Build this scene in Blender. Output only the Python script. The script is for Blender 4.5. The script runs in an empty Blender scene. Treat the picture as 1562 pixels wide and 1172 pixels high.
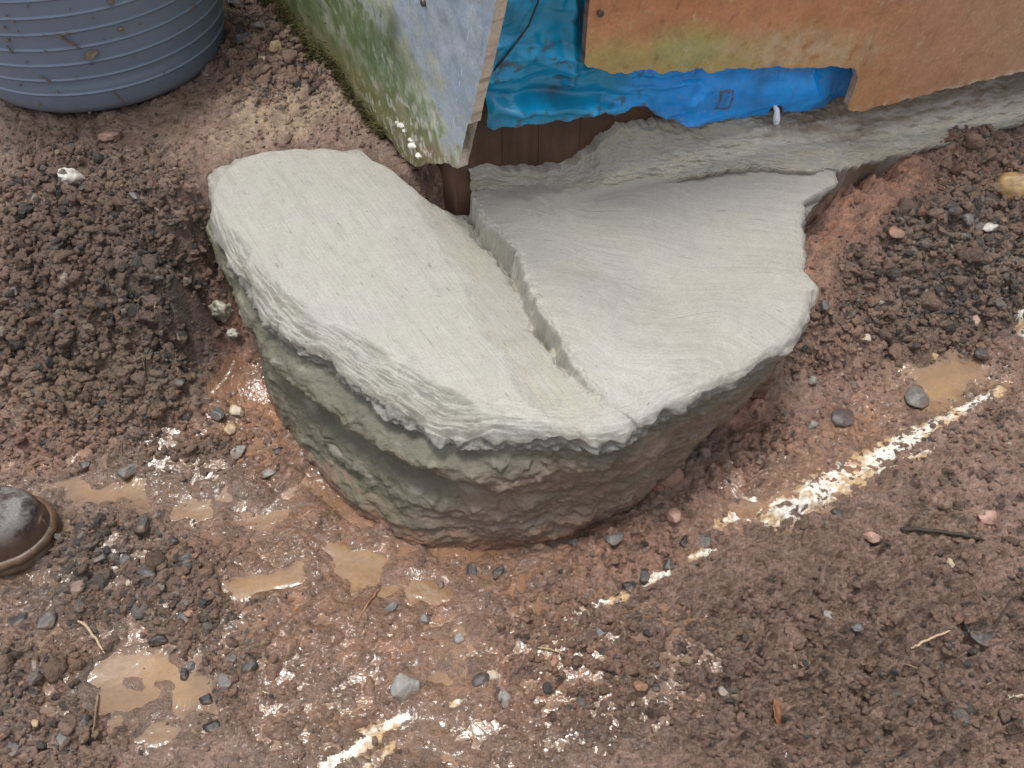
import bpy, bmesh, math, random
import numpy as np
random.seed(7); RNG = np.random.default_rng(11)
PI = math.pi
scene = bpy.context.scene
COL = scene.collection

# ------------------------------------------------------------------ camera model (used to measure the photograph)
F, CX, CY = 1226.0, 781.0, 586.0
PITCH = math.radians(50); H = 0.90
CP, SP = math.cos(PITCH), math.sin(PITCH)
def ray(px, py):
    x = (px - CX) / F; y = (CY - py) / F
    return np.array([x, CP + y * SP, -SP + y * CP])
def P(px, py, z):                      # point of the horizontal plane z seen at a photo pixel
    d = ray(px, py); t = (z - H) / d[2]
    return np.array([d[0] * t, d[1] * t, z])
def proj(x, y, z):
    dz = z - H
    dep = y * CP - dz * SP
    dep = np.where(np.abs(dep) < 1e-6, 1e-6, dep)
    up = y * SP + dz * CP
    return CX + F * x / dep, CY - F * up / dep, dep

# ------------------------------------------------------------------ noise
def _h(ix, iy, seed):
    n = (ix.astype(np.int64) * 374761393 + iy.astype(np.int64) * 668265263 + seed * 974634777) & 0xFFFFFFFF
    n = ((n ^ (n >> 13)) * 1274126177) & 0xFFFFFFFF
    n = ((n ^ (n >> 16)) * 2246822519) & 0xFFFFFFFF
    return ((n ^ (n >> 15)) & 0xFFFFFF).astype(np.float64) / float(0xFFFFFF)
def perlin(x, y, seed=0):
    x = np.asarray(x, float); y = np.asarray(y, float)
    ix = np.floor(x); iy = np.floor(y); fx = x - ix; fy = y - iy
    u = fx * fx * fx * (fx * (fx * 6 - 15) + 10); v = fy * fy * fy * (fy * (fy * 6 - 15) + 10)
    def g(dx, dy):
        a = _h(ix + dx, iy + dy, seed) * 2 * PI
        return np.cos(a) * (fx - dx) + np.sin(a) * (fy - dy)
    a = g(0, 0); b = g(1, 0); c = g(0, 1); d = g(1, 1)
    return (a + (b - a) * u + (c - a) * v + (a - b - c + d) * u * v) * 1.5
def fbm(x, y, seed=0, octv=4, gain=0.5):
    s = 0; a = 1.0; f = 1.0
    for o in range(octv):
        s = s + a * perlin(x * f + o * 17.3, y * f - o * 9.1, seed + o); a *= gain; f *= 2.03
    return s
def worley(x, y, seed=0):
    ix = np.floor(x); iy = np.floor(y)
    F1 = np.full(x.shape, 9.0); F2 = np.full(x.shape, 9.0); ID = np.zeros(x.shape)
    for dx in (-1, 0, 1):
        for dy in (-1, 0, 1):
            cx = ix + dx; cy = iy + dy
            d = np.hypot(cx + _h(cx, cy, seed) - x, cy + _h(cx, cy, seed + 5) - y)
            F2 = np.minimum(F2, np.maximum(d, F1))
            ID = np.where(d < F1, _h(cx, cy, seed + 9), ID); F1 = np.minimum(F1, d)
    return F1, F2, ID
def ss(a, b, x):
    t = np.clip((x - a) / (b - a), 0, 1); return t * t * (3 - 2 * t)
def lerp(a, b, t): return a + (b - a) * t

# ------------------------------------------------------------------ mesh helpers
def tag(o, label=None, cat=None, group=None, kind=None):
    for k, v in (('label', label), ('category', cat), ('group', group), ('kind', kind)):
        if v: o[k] = v
    return o
def link(name, me, parent=None):
    o = bpy.data.objects.new(name, me); COL.objects.link(o)
    if parent: o.parent = parent
    return o
def empty(name, loc=(0, 0, 0)):
    o = bpy.data.objects.new(name, None); o.location = loc; COL.objects.link(o); return o
def mesh(name, V, Fs, mat, parent=None, attrs=None, smooth=True, origin=None):
    """Fs: one index array (n,3)/(n,4) or a list of such arrays."""
    V = np.asarray(V, float).reshape(-1, 3).copy()
    if origin is not None: V -= np.asarray(origin, float)
    if not isinstance(Fs, list): Fs = [Fs]
    Fs = [np.asarray(f, np.int32) for f in Fs if len(f)]
    me = bpy.data.meshes.new(name)
    me.vertices.add(len(V)); me.vertices.foreach_set('co', V.astype(np.float32).ravel())
    tot = np.concatenate([np.full(len(f), f.shape[1], np.int32) for f in Fs])
    me.loops.add(int(tot.sum())); me.polygons.add(len(tot))
    me.loops.foreach_set('vertex_index', np.concatenate([f.ravel() for f in Fs]))
    me.polygons.foreach_set('loop_start', np.concatenate([[0], np.cumsum(tot)[:-1]]).astype(np.int32))
    me.update(calc_edges=True)
    me.polygons.foreach_set('use_smooth', np.full(len(tot), smooth))
    for k, a in (attrs or {}).items():
        a = np.asarray(a, np.float32)
        if a.ndim == 1:
            at = me.attributes.new(k, 'FLOAT', 'POINT'); at.data.foreach_set('value', a)
        elif k == 'Col':
            at = me.attributes.new(k, 'FLOAT_COLOR', 'POINT')
            c = np.ones((len(a), 4), np.float32); c[:, :3] = a; at.data.foreach_set('color', c.ravel())
        else:
            at = me.attributes.new(k, 'FLOAT_VECTOR', 'POINT'); at.data.foreach_set('vector', a.ravel())
    me.materials.append(mat); me.validate(); me.update()
    o = link(name, me, parent)
    if origin is not None: o.location = origin
    return o
def gridfaces(nu, nv, closed_u=False, base=0):
    i = np.arange(nu if closed_u else nu - 1); j = np.arange(nv - 1)
    I, J = np.meshgrid(i, j, indexing='ij'); I2 = (I + 1) % nu
    return np.stack([I * nv + J, I2 * nv + J, I2 * nv + J + 1, I * nv + J + 1], -1).reshape(-1, 4) + base
def compact(V, Fq, attrs):
    used = np.unique(Fq); m = np.full(len(V), -1, np.int64); m[used] = np.arange(len(used))
    return V[used], m[Fq], {k: a[used] for k, a in attrs.items()}
def tube(pts, rad, n=8):
    pts = np.asarray(pts, float); rad = np.broadcast_to(rad, (len(pts),))
    tan = np.gradient(pts, axis=0); tan /= np.linalg.norm(tan, axis=1)[:, None] + 1e-9
    ref = np.array([0.13, 0.31, 0.94]); a = np.cross(tan, ref); a /= np.linalg.norm(a, axis=1)[:, None] + 1e-9
    b = np.cross(tan, a); th = np.linspace(0, 2 * PI, n, endpoint=False)
    V = pts[:, None] + rad[:, None, None] * (np.cos(th)[None, :, None] * a[:, None] + np.sin(th)[None, :, None] * b[:, None])
    m = len(pts); Fq = gridfaces(n, m, True); idx = np.arange(n * m).reshape(m, n).T.ravel()
    V = V.reshape(-1, 3)[idx]
    e0 = np.arange(n) * m; e1 = e0 + m - 1
    V = np.vstack([V, pts[:1], pts[-1:]]); c0 = n * m
    caps = np.array([[e0[(k + 1) % n], e0[k], c0] for k in range(n)] + [[e1[k], e1[(k + 1) % n], c0 + 1] for k in range(n)])
    return V, Fq, caps
def resample(poly, n):
    poly = np.asarray(poly, float); d = np.r_[0, np.cumsum(np.linalg.norm(np.diff(poly, axis=0), axis=1))]
    s = np.linspace(0, d[-1], n)
    return np.stack([np.interp(s, d, poly[:, k]) for k in range(poly.shape[1])], 1)
def polydist(x, y, line):
    """distance to a polyline and the side (+ = left of its direction)"""
    best = np.full(x.shape, 1e9); side = np.zeros(x.shape); tt = np.zeros(x.shape); acc = 0
    L = [np.hypot(*(np.array(line[k + 1]) - line[k])) for k in range(len(line) - 1)]; tot = sum(L)
    for k in range(len(line) - 1):
        a = np.array(line[k]); b = np.array(line[k + 1]); e = b - a
        t = ((x - a[0]) * e[0] + (y - a[1]) * e[1]) / (e @ e); tc = np.clip(t, 0, 1)
        d = np.hypot(x - a[0] - tc * e[0], y - a[1] - tc * e[1])
        s = np.sign(e[0] * (y - a[1]) - e[1] * (x - a[0])); m = d < best
        best = np.where(m, d, best); side = np.where(m, s, side); tt = np.where(m, (acc + tc * L[k]) / tot, tt); acc += L[k]
    return best, side, tt
def inpoly(x, y, poly):
    r = np.zeros(x.shape, bool); n = len(poly)
    for i in range(n):
        x0, y0 = poly[i]; x1, y1 = poly[(i + 1) % n]
        if y0 == y1: continue
        r ^= ((y0 > y) != (y1 > y)) & (x < (x1 - x0) * (y - y0) / (y1 - y0) + x0)
    return r
def rbf(pts):
    pts = np.asarray(pts, float); X = pts[:, :2]; n = len(X)
    D = np.linalg.norm(X[:, None] - X[None], axis=2)
    A = np.zeros((n + 1, n + 1)); A[:n, :n] = -D + np.eye(n) * 1e-4; A[:n, n] = 1; A[n, :n] = 1
    w = np.linalg.solve(A, np.r_[pts[:, 2], 0])
    def f(x, y):
        s = np.full(np.shape(x), w[n])
        for k in range(n): s = s - w[k] * np.hypot(x - X[k, 0], y - X[k, 1])
        return s
    return f

# ------------------------------------------------------------------ materials
class NT:
    def __init__(s, name):
        s.m = bpy.data.materials.new(name); s.m.use_nodes = True; s.t = s.m.node_tree
        s.b = s.t.nodes['Principled BSDF']
    def n(s, typ, **kw):
        nd = s.t.nodes.new(typ)
        for k, v in kw.items():
            if k in nd.inputs: nd.inputs[k].default_value = v
            else: setattr(nd, k, v)
        return nd
    def l(s, a, b): s.t.links.new(a, b)
    def attr(s, name): return s.n('ShaderNodeAttribute', attribute_name=name)
    def noise(s, scale, detail=4, rough=0.55, vec=None, dist=0.0):
        nd = s.n('ShaderNodeTexNoise'); nd.inputs['Scale'].default_value = scale; nd.inputs['Detail'].default_value = detail
        nd.inputs['Roughness'].default_value = rough; nd.inputs['Distortion'].default_value = dist
        if vec is not None: s.l(vec, nd.inputs['Vector'])
        return nd
    def objco(s): return s.n('ShaderNodeTexCoord').outputs['Object']
    def mapping(s, vec, scale):
        nd = s.n('ShaderNodeMapping'); nd.inputs['Scale'].default_value = scale; s.l(vec, nd.inputs['Vector']); return nd.outputs[0]
    def ramp(s, fac, stops):
        nd = s.n('ShaderNodeValToRGB'); s.l(fac, nd.inputs['Fac']); e = nd.color_ramp.elements
        while len(e) < len(stops): e.new(0.5)
        for el, (p, c) in zip(e, stops):
            el.position = p; el.color = (*c, 1) if isinstance(c, (tuple, list)) else (c, c, c, 1)
        return nd.outputs[0]
    def mix(s, fac, a, b, blend='MIX'):
        nd = s.n('ShaderNodeMix', data_type='RGBA', blend_type=blend)
        for k, v in ((0, fac), (6, a), (7, b)):
            if hasattr(v, 'links'): s.l(v, nd.inputs[k])
            else: nd.inputs[k].default_value = v if k == 0 else (*v, 1)
        return nd.outputs[2]
    def math(s, op, a, b=0.0):
        nd = s.n('ShaderNodeMath', operation=op)
        for k, v in enumerate((a, b)):
            if hasattr(v, 'links'): s.l(v, nd.inputs[k])
            else: nd.inputs[k].default_value = v
        return nd.outputs[0]
    def bump(s, h, strength, dist, prev=None):
        nd = s.n('ShaderNodeBump')
        if hasattr(strength, 'links'): s.l(strength, nd.inputs['Strength'])
        else: nd.inputs['Strength'].default_value = strength
        nd.inputs['Distance'].default_value = dist
        s.l(h, nd.inputs['Height'])
        if prev is not None: s.l(prev, nd.inputs['Normal'])
        return nd.outputs[0]
    def out(s, col=None, rough=None, normal=None, **kw):
        for k, v in (('Base Color', col), ('Roughness', rough), ('Normal', normal)):
            if v is None: continue
            if hasattr(v, 'links'): s.l(v, s.b.inputs[k])
            else: s.b.inputs[k].default_value = (*v, 1) if k == 'Base Color' else v
        for k, v in kw.items(): s.b.inputs[k.replace('_', ' ')].default_value = v
        return s.m

def mat_ground():
    s = NT('wet_mud'); co = s.objco(); c = s.attr('Col').outputs['Color']; wet = s.attr('wet').outputs['Fac']
    n1 = s.noise(160, 5, 0.65, co); n2 = s.noise(520, 4, 0.6, co)
    v = s.ramp(n1.outputs[0], [(0.25, 0.6), (0.5, 0.97), (0.75, 1.42)])
    c = s.mix(1.0, c, v, 'MULTIPLY')
    g = s.ramp(n2.outputs[0], [(0.34, 0.6), (0.5, 1.0), (0.7, 1.35)])
    c = s.mix(0.7, c, g, 'MULTIPLY')
    b = s.bump(n1.outputs[0], 0.85, 0.006); b = s.bump(n2.outputs[0], 0.6, 0.0016, b)
    r = s.math('SUBTRACT', 0.60, s.math('MULTIPLY', wet, 0.36)); s.l(s.math('MULTIPLY', s.math('POWER', wet, 1.6), 0.45), s.b.inputs['Coat Weight']); s.b.inputs['Coat Roughness'].default_value = 0.07; s.b.inputs['Coat IOR'].default_value = 1.4
    s.l(s.bump(s.noise(90, 3, 0.55, co).outputs[0], 0.35, 0.004), s.b.inputs['Coat Normal'])
    return s.out(c, r, b, Specular_IOR_Level=0.5)
def mat_clod():
    s = NT('gravel_grit'); co = s.objco(); c = s.attr('Col').outputs['Color']
    n1 = s.noise(210, 6, 0.68, co); c = s.mix(0.8, c, s.ramp(n1.outputs[0], [(0.25, 0.55), (0.5, 1.0), (0.75, 1.4)]), 'MULTIPLY')
    b = s.bump(n1.outputs[0], 1.0, 0.005)
    return s.out(c, 0.38, b)
def mat_stone():
    s = NT('wet_stone'); co = s.objco(); c = s.attr('Col').outputs['Color']
    n1 = s.noise(120, 6, 0.65, co); c = s.mix(0.8, c, s.ramp(n1.outputs[0], [(0.3, 0.6), (0.5, 1.0), (0.72, 1.3)]), 'MULTIPLY')
    n2 = s.noise(45, 4, 0.6, co)
    c = s.mix(s.ramp(n2.outputs[0], [(0.45, 0.0), (0.62, 0.75)]), c, (0.15, 0.098, 0.068))
    b = s.bump(n1.outputs[0], 0.5, 0.003)
    return s.out(c, 0.42, b)
def mat_mortar():
    s = NT('wet_mortar'); c = s.attr('Col').outputs['Color']; co = s.objco(); br = s.attr('brush').outputs['Vector']
    w = s.attr('rough').outputs['Fac']
    v1 = s.mapping(br, (560, 14, 1)); v2 = s.mapping(br, (170, 6, 1)); v3 = s.mapping(br, (1300, 30, 1))
    a = s.noise(1.0, 3, 0.6, v1, 0.12); d = s.noise(1.0, 3, 0.6, v2, 0.3); e = s.noise(1.0, 2, 0.6, v3)
    iso = s.noise(330, 5, 0.65, co); pit = s.noise(85, 3, 0.6, s.mapping(br, (1.4, 0.5, 1)), 0.4)
    c = s.mix(0.42, c, s.ramp(a.outputs[0], [(0.3, 0.66), (0.5, 1.0), (0.7, 1.16)]), 'MULTIPLY')
    c = s.mix(0.6, c, s.ramp(iso.outputs[0], [(0.28, 0.72), (0.5, 1.0), (0.75, 1.14)]), 'MULTIPLY')
    pm = s.ramp(pit.outputs[0], [(0.27, 1.0), (0.31, 0.0)])
    c = s.mix(s.math('MULTIPLY', pm, 0.5), c, (0.10, 0.10, 0.085))
    dash = s.noise(1.0, 2, 0.5, s.mapping(br, (230, 45, 1)), 0.3); dm = s.ramp(dash.outputs[0], [(0.69, 0.0), (0.74, 1.0)])
    c = s.mix(s.math('MULTIPLY', dm, 0.55), c, (0.11, 0.105, 0.09))
    b = s.bump(dm, -0.6, 0.0016); b = s.bump(a.outputs[0], 0.34, 0.0010, b); b = s.bump(d.outputs[0], 0.07, 0.003, b); b = s.bump(e.outputs[0], 0.35, 0.0006, b)
    b = s.bump(iso.outputs[0], 0.10, 0.0008, b); cr = s.noise(120, 6, 0.7, co); rb = s.n('ShaderNodeBump'); rb.inputs['Distance'].default_value = .007; s.l(s.math('MULTIPLY', w, 1.0), rb.inputs['Strength']); s.l(cr.outputs[0], rb.inputs['Height']); s.l(b, rb.inputs['Normal']); b = rb.outputs[0]; b = s.bump(pm, -0.5, 0.002, b)
    return s.out(c, 0.5, b, Specular_IOR_Level=0.45)
def mat_water():
    s = NT('muddy_water'); co = s.objco()
    n = s.noise(180, 4, 0.6, co); c = s.mix(0.5, s.attr('Col').outputs['Color'], s.ramp(n.outputs[0], [(0.3, 0.75), (0.5, 1.0), (0.7, 1.2)]), 'MULTIPLY')
    b = s.bump(s.noise(30, 2, 0.5, co, 0.4).outputs[0], 0.16, 0.010); b = s.bump(s.noise(95, 3, 0.6, co, 0.5).outputs[0], s.math('MULTIPLY', s.attr('ripple').outputs['Fac'], 0.5), 0.005, b)
    return s.out(c, 0.05, b, Specular_IOR_Level=0.6)
def mat_chalk():
    s = NT('chalk'); c = s.attr('Col').outputs['Color']; co = s.objco()
    n = s.noise(330, 5, 0.65, co); c = s.mix(0.6, c, s.ramp(n.outputs[0], [(0.3, 0.6), (0.5, 1.0), (0.7, 1.15)]), 'MULTIPLY')
    return s.out(c, 0.6, s.bump(n.outputs[0], 0.7, 0.002))
def mat_panel(name, rough, nscale, bstr, grain=None):
    s = NT(name); c = s.attr('Col').outputs['Color']; co = s.objco()
    n = s.noise(nscale, 6, 0.65, co); n2 = s.noise(nscale * 5, 3, 0.6, co)
    c = s.mix(0.7, c, s.ramp(n.outputs[0], [(0.28, 0.72), (0.5, 1.0), (0.75, 1.2)]), 'MULTIPLY')
    c = s.mix(0.5, c, s.ramp(n2.outputs[0], [(0.3, 0.75), (0.5, 1.0), (0.7, 1.22)]), 'MULTIPLY')
    b = s.bump(n2.outputs[0], bstr, 0.0012); b = s.bump(n.outputs[0], bstr, 0.003, b)
    return s.out(c, rough, b)
def mat_wood(name, dark, light, vec=(90, 90, 5), rough=0.6):
    s = NT(name); co = s.objco(); n = s.noise(1.0, 6, 0.6, s.mapping(co, vec), 0.6); m = s.noise(14, 4, 0.6, co)
    c = s.mix(n.outputs[0], dark, light); c = s.mix(0.8, c, s.ramp(m.outputs[0], [(0.3, 0.5), (0.6, 1.15)]), 'MULTIPLY')
    return s.out(c, rough, s.bump(n.outputs[0], 0.4, 0.003))
def mat_sheet():
    s = NT('blue_plastic'); c = s.attr('Col').outputs['Color']; co = s.objco()
    n = s.noise(420, 3, 0.5, co); n2 = s.noise(30, 5, 0.7, co)
    c = s.mix(s.ramp(n2.outputs[0], [(0.60, 0.0), (0.74, 0.6)]), c, (0.035, 0.06, 0.06))
    b = s.bump(n2.outputs[0], 0.10, 0.006); b = s.bump(n.outputs[0], 0.12, 0.001, b)
    return s.out(c, 0.26, b, Specular_IOR_Level=0.6)
def mat_tub():
    s = NT('grey_tub_plastic'); co = s.objco()
    n = s.noise(11, 5, 0.6, co); c = s.mix(n.outputs[0], (0.175, 0.225, 0.305), (0.215, 0.268, 0.35))
    z = s.n('ShaderNodeSeparateXYZ'); s.l(co, z.inputs[0])
    dirt = s.noise(60, 6, 0.7, co)
    low = s.ramp(s.math('ADD', s.math('MULTIPLY', z.outputs[2], 9.0), s.math('MULTIPLY', dirt.outputs[0], 0.5)), [(0.25, 0.55), (0.62, 0.0)])
    c = s.mix(low, c, (0.17, 0.15, 0.14))
    c = s.mix(s.ramp(dirt.outputs[0], [(0.66, 0.0), (0.76, 0.5)]), c, (0.2, 0.17, 0.14))
    b = s.bump(s.noise(300, 4, 0.6, co).outputs[0], 0.12, 0.001)
    return s.out(c, 0.42, b)
def mat_plain(name, c, rough=0.6, scale=150, var=0.3, bstr=0.3, metallic=0.0):
    s = NT(name); co = s.objco(); n = s.noise(scale, 5, 0.6, co)
    cc = s.mix(1.0, c, s.ramp(n.outputs[0], [(0.3, 1 - var), (0.5, 1.0), (0.7, 1 + var)]), 'MULTIPLY')
    return s.out(cc, rough, s.bump(n.outputs[0], bstr, 0.002), Metallic=metallic)
def mat_leather():
    s = NT('scuffed_leather'); co = s.objco(); n = s.noise(28, 5, 0.65, co); m = s.noise(330, 5, 0.65, co)
    f = s.ramp(n.outputs[0], [(0.42, 0.0), (0.56, 1.0)])
    c = s.mix(f, (0.06, 0.045, 0.042), (0.22, 0.205, 0.195))
    c = s.mix(0.8, c, s.ramp(m.outputs[0], [(0.3, 0.65), (0.5, 1.0), (0.7, 1.35)]), 'MULTIPLY')
    z = s.n('ShaderNodeSeparateXYZ'); s.l(co, z.inputs[0]); mm = s.math('ADD', s.math('MULTIPLY', z.outputs[2], 22.0), s.math('MULTIPLY', n.outputs[0], -1.3))
    c = s.mix(s.ramp(mm, [(0.35, 0.95), (0.75, 0.0)]), c, (0.14, 0.088, 0.058))
    b = s.bump(m.outputs[0], 0.5, 0.0014)
    return s.out(c, 0.78, b, Specular_IOR_Level=0.12)

M = dict(ground=mat_ground(), clod=mat_clod(), stone=mat_stone(), mortar=mat_mortar(), water=mat_water(), chalk=mat_chalk(),
         board=mat_panel('painted_board', 0.62, 60, 0.35), orange=mat_panel('orange_board', 0.5, 45, 0.25),
         wood=mat_wood('dark_timber', (0.05, 0.025, 0.015), (0.15, 0.075, 0.042)), sheet=mat_sheet(), tub=mat_tub(),
         leather=mat_leather(), sole=mat_plain('muddy_sole', (0.12, 0.07, 0.042), 0.42, 90, 0.45),
         twig=mat_plain('dark_twig', (0.035, 0.025, 0.02), 0.7), straw=mat_plain('dry_straw', (0.42, 0.31, 0.19), 0.6),
         straw_dull=mat_plain('damp_straw', (0.20, 0.14, 0.085), 0.6), leaf=mat_plain('dead_leaf', (0.24, 0.115, 0.06), 0.6, 60, 0.4),
         root=mat_plain('root', (0.09, 0.05, 0.035), 0.7), moss=mat_plain('moss', (0.095, 0.085, 0.026), 0.85, 40, 0.5),
         metal=mat_plain('rusty_screw', (0.16, 0.12, 0.10), 0.4, 200, 0.4, 0.3, 0.6), white=mat_plain('white_crust', (0.62, 0.6, 0.56), 0.6, 120, 0.25),
         clear=mat_plain('white_plastic', (0.72, 0.76, 0.82), 0.25, 60, 0.15), cord=mat_plain('dark_cord', (0.03, 0.028, 0.028), 0.6),
         mud=mat_plain('dried_mud', (0.20, 0.155, 0.115), 0.7, 150, 0.35))

# ------------------------------------------------------------------ wall frames
C0 = np.array([-0.06, 0.88])
aR = math.radians(21); dR = np.array([math.cos(aR), math.sin(aR)]); nR = np.array([dR[1], -dR[0]])
aL = math.radians(121); dL = np.array([math.cos(aL), math.sin(aL)]); nL = np.array([-dL[1], dL[0]])
WALL = {'R': (dR, nR), 'L': (dL, nL)}
def wuz(px, py, off, w):               # photo pixel -> (u, z) on a wall plane pushed out by off
    d, n = WALL[w]; r = ray(px, py); o = C0 + n * off
    t = (o @ n) / (r[:2] @ n); p = r * t
    return np.array([(p[:2] - o) @ d, H + p[2]])
def wxyz(u, z, off, w):
    d, n = WALL[w]; u = np.asarray(u, float); off = np.asarray(off, float)
    xy = C0 + u[..., None] * d + off[..., None] * n
    return np.concatenate([xy, np.asarray(z, float)[..., None]], -1)

# ------------------------------------------------------------------ concrete footing: outlines measured on the photo
TOP = [(310, 258, .215), (330, 240, .22), (400, 228, .225), (470, 222, .228), (540, 215, .23), (590, 252, .23), (640, 292, .228)]
top_xy = [P(*p) for p in TOP] + [np.array([-.075, .885, .22]), np.array([.0, .925, .225]), np.array([.40, 1.055, .228])]
TOP2 = [(1282, 258, .225), (1272, 284, .225), (1250, 298, .223), (1228, 312, .222), (1226, 350, .222), (1225, 400, .22), (1247, 440, .218), (1243, 472, .215), (1215, 520, .211),
        (1150, 562, .209), (1080, 600, .207), (1010, 632, .205), (950, 658, .203), (900, 664, .203), (840, 655, .203), (760, 652, .203), (680, 638, .203),
        (600, 604, .205), (540, 560, .206), (480, 520, .207), (430, 490, .208), (395, 455, .21), (380, 430, .21), (360, 395, .21), (332, 372, .212), (321, 340, .213), (318, 300, .214)]
top_xy += [P(*p) for p in TOP2]; top_xy = np.array(top_xy)
BASE = [(312, 275, .15), (322, 330, .13), (345, 400, .11), (372, 450, .07), (392, 520, .03), (405, 590, .0), (428, 650, .0), (470, 715, .0), (540, 785, .0), (620, 828, .0), (720, 834, .0),
        (800, 828, .0), (880, 810, .0), (960, 768, .0), (1020, 722, .0), (1058, 675, .0), (1085, 630, .02), (1130, 585, .05), (1180, 545, .08)]
base_xy = [P(*p) for p in BASE] + [np.array(v) for v in ([.34, .70, .1], [.335, .78, .1], [.36, .86, .1], [.43, .95, .1], [.42, 1.05, .1], [.0, .92, .1], [-.07, .885, .1], [-.16, .98, .1], [-.25, 1.04, .1], [-.36, 1.03, .12])]
base_xy = np.array(base_xy)
CC = np.array([-.03, .745])
def polar(poly, th):
    """r, z of a closed star-shaped outline in the directions th"""
    r = np.zeros(len(th)); z = np.zeros(len(th)); n = len(poly); dx, dy = np.cos(th), np.sin(th)
    for i in range(n):
        a = poly[i, :2] - CC; b = poly[(i + 1) % n, :2] - CC; e = b - a
        den = dx * e[1] - dy * e[0]; den = np.where(np.abs(den) < 1e-12, 1e-12, den)
        t = (a[0] * e[1] - a[1] * e[0]) / den; k = (a[0] * dy - a[1] * dx) / den
        m = (k >= -1e-6) & (k <= 1 + 1e-6) & (t > 0) & (t > r)
        r = np.where(m, t, r); z = np.where(m, poly[i, 2] + k * (poly[(i + 1) % n, 2] - poly[i, 2]), z)
    return r, z
ztop0 = rbf(np.vstack([top_xy, [P(700, 480, .213), P(600, 420, .217), P(500, 330, .222), P(850, 600, .205), P(1000, 450, .212), P(900, 330, .222), P(1150, 400, .217)]]))
STEP = [P(*p)[:2] for p in [(700, 262, .235), (713, 284, .235), (722, 312, .235), (738, 345, .233), (760, 368, .23), (785, 395, .23), (796, 440, .228), (815, 470, .226), (842, 505, .224), (858, 530, .222), (872, 555, .22), (900, 585, .216), (935, 618, .206)]]
d1 = P(900, 620, .2)[:2] - P(560, 240, .2)[:2]; d1 /= np.hypot(*d1)
ARC = P(850, 560, .22)[:2]
def concrete_top(x, y):
    z = ztop0(x, y)
    wob = 0.0026 * fbm(x / .012, y / .012, 31, 3) + .006 * fbm(x / .05, y / .05, 37, 2)
    d, sd, t = polydist(x, y, STEP); sdist = d * sd + wob          # + = right slab side
    tip = np.hypot(x - STEP[-1][0], y - STEP[-1][1]); amp = .024 * ss(-.02, .17, tip) * ss(0, .02, tip); nr = 1 - ss(.04, .16, sdist)
    step = ss(-.004, .002, sdist) * (amp * nr + .006 * (1 - nr))
    crack = -.011 * np.exp(-((sdist + .005) / .0035) ** 2) * ss(.05, .12, tip) * ss(-.25, .25, fbm(x / .05, y / .05, 39, 2) + .12)
    groove = crack - .0075 * ss(.0, .12, tip) * ss(-.095, -.008, sdist) * (1 - ss(-.004, .004, sdist))
    ridge = .0014 * np.exp(-((sdist + .066) / .009) ** 2) * ss(.01, .08, tip)
    z = z + step + groove + ridge + .0014 * fbm(x / .11, y / .11, 3, 3)
    return z, sdist, t

# ------------------------------------------------------------------ ground height
GP = [(0, 1172, 0), (250, 1172, 0), (500, 1172, .002), (800, 1172, .004), (1100, 1172, .015), (1350, 1172, .02), (1562, 1172, .03), (0, 900, .002), (300, 920, -.004), (600, 900, -.006), (900, 900, 0),
      (1250, 920, .012), (1562, 930, .035), (1562, 720, .04), (1330, 690, .008), (1230, 700, .002), (1130, 760, 0), (1450, 580, .01), (1500, 640, .02), (1562, 560, .03), (1120, 660, .012), (1180, 600, .03), (1250, 570, .025), (1350, 540, .03),
      (1235, 500, .10), (1260, 440, .135), (1262, 380, .15), (1262, 330, .155), (1300, 274, .19), (1300, 300, .155), (1345, 290, .145), (1335, 264, .192), (1370, 254, .187), (1400, 244, .184), (1440, 234, .18), (1420, 275, .155), (1480, 222, .175), (1500, 250, .155), (1562, 198, .17), (1700, 162, .165), (1562, 300, .16), (1450, 330, .15), (1380, 400, .12), (1480, 430, .095), (1562, 460, .09), (1400, 480, .06), (1300, 480, .07), (1500, 505, .045),
      (0, 200, .2), (130, 190, .2), (260, 200, .205), (330, 205, .215), (420, 190, .22), (500, 190, .222), (560, 205, .222), (620, 262, .222), (290, 250, .205), (150, 270, .192), (0, 270, .188), (0, 340, .165), (150, 350, .17), (290, 340, .192), (302, 300, .207),
      (0, 450, .115), (150, 450, .125), (270, 440, .15), (335, 405, .15), (300, 450, .135), (348, 440, .075), (0, 560, .055), (150, 560, .06), (250, 550, .07), (0, 660, .012), (150, 670, .01), (260, 640, .022), (285, 560, .05), (300, 500, .085), (335, 520, .035), (372, 480, .022), (360, 560, .02), (390, 600, .002), (330, 650, .005), (410, 680, -.002), (0, 760, .002), (250, 760, .0), (450, 760, -.004), (560, 840, -.008),
      (0, 60, .2), (200, 60, .2), (340, 60, .215), (420, 60, .225), (380, 0, .22), (480, 110, .225), (-200, 60, .2), (-200, 300, .18), (-200, 500, .09), (-200, 700, .01), (-200, 1000, 0), (1800, 300, .17), (1800, 500, .1), (1800, 700, .05), (1800, 1000, .04), (780, 1500, .0)]
gpts = [P(*p) for p in GP] + [np.array(v) for v in ([.0, .70, -.01], [-.1, .75, 0], [.15, .7, 0], [.25, .8, .06], [.1, .9, .08], [-.2, .85, .04], [-.3, .9, .06], [.3, .95, .09], [.2, 1.3, .1], [.5, 1.6, .1], [1., 1.9, .12], [-.3, 2., .2], [-1., 2., .2], [-1.6, 1.5, .2], [-3, 3, .18], [3, 3, .12], [3, 0, .06], [-3, 0, .04], [0, -3, .0])]
H0 = rbf(gpts)

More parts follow.
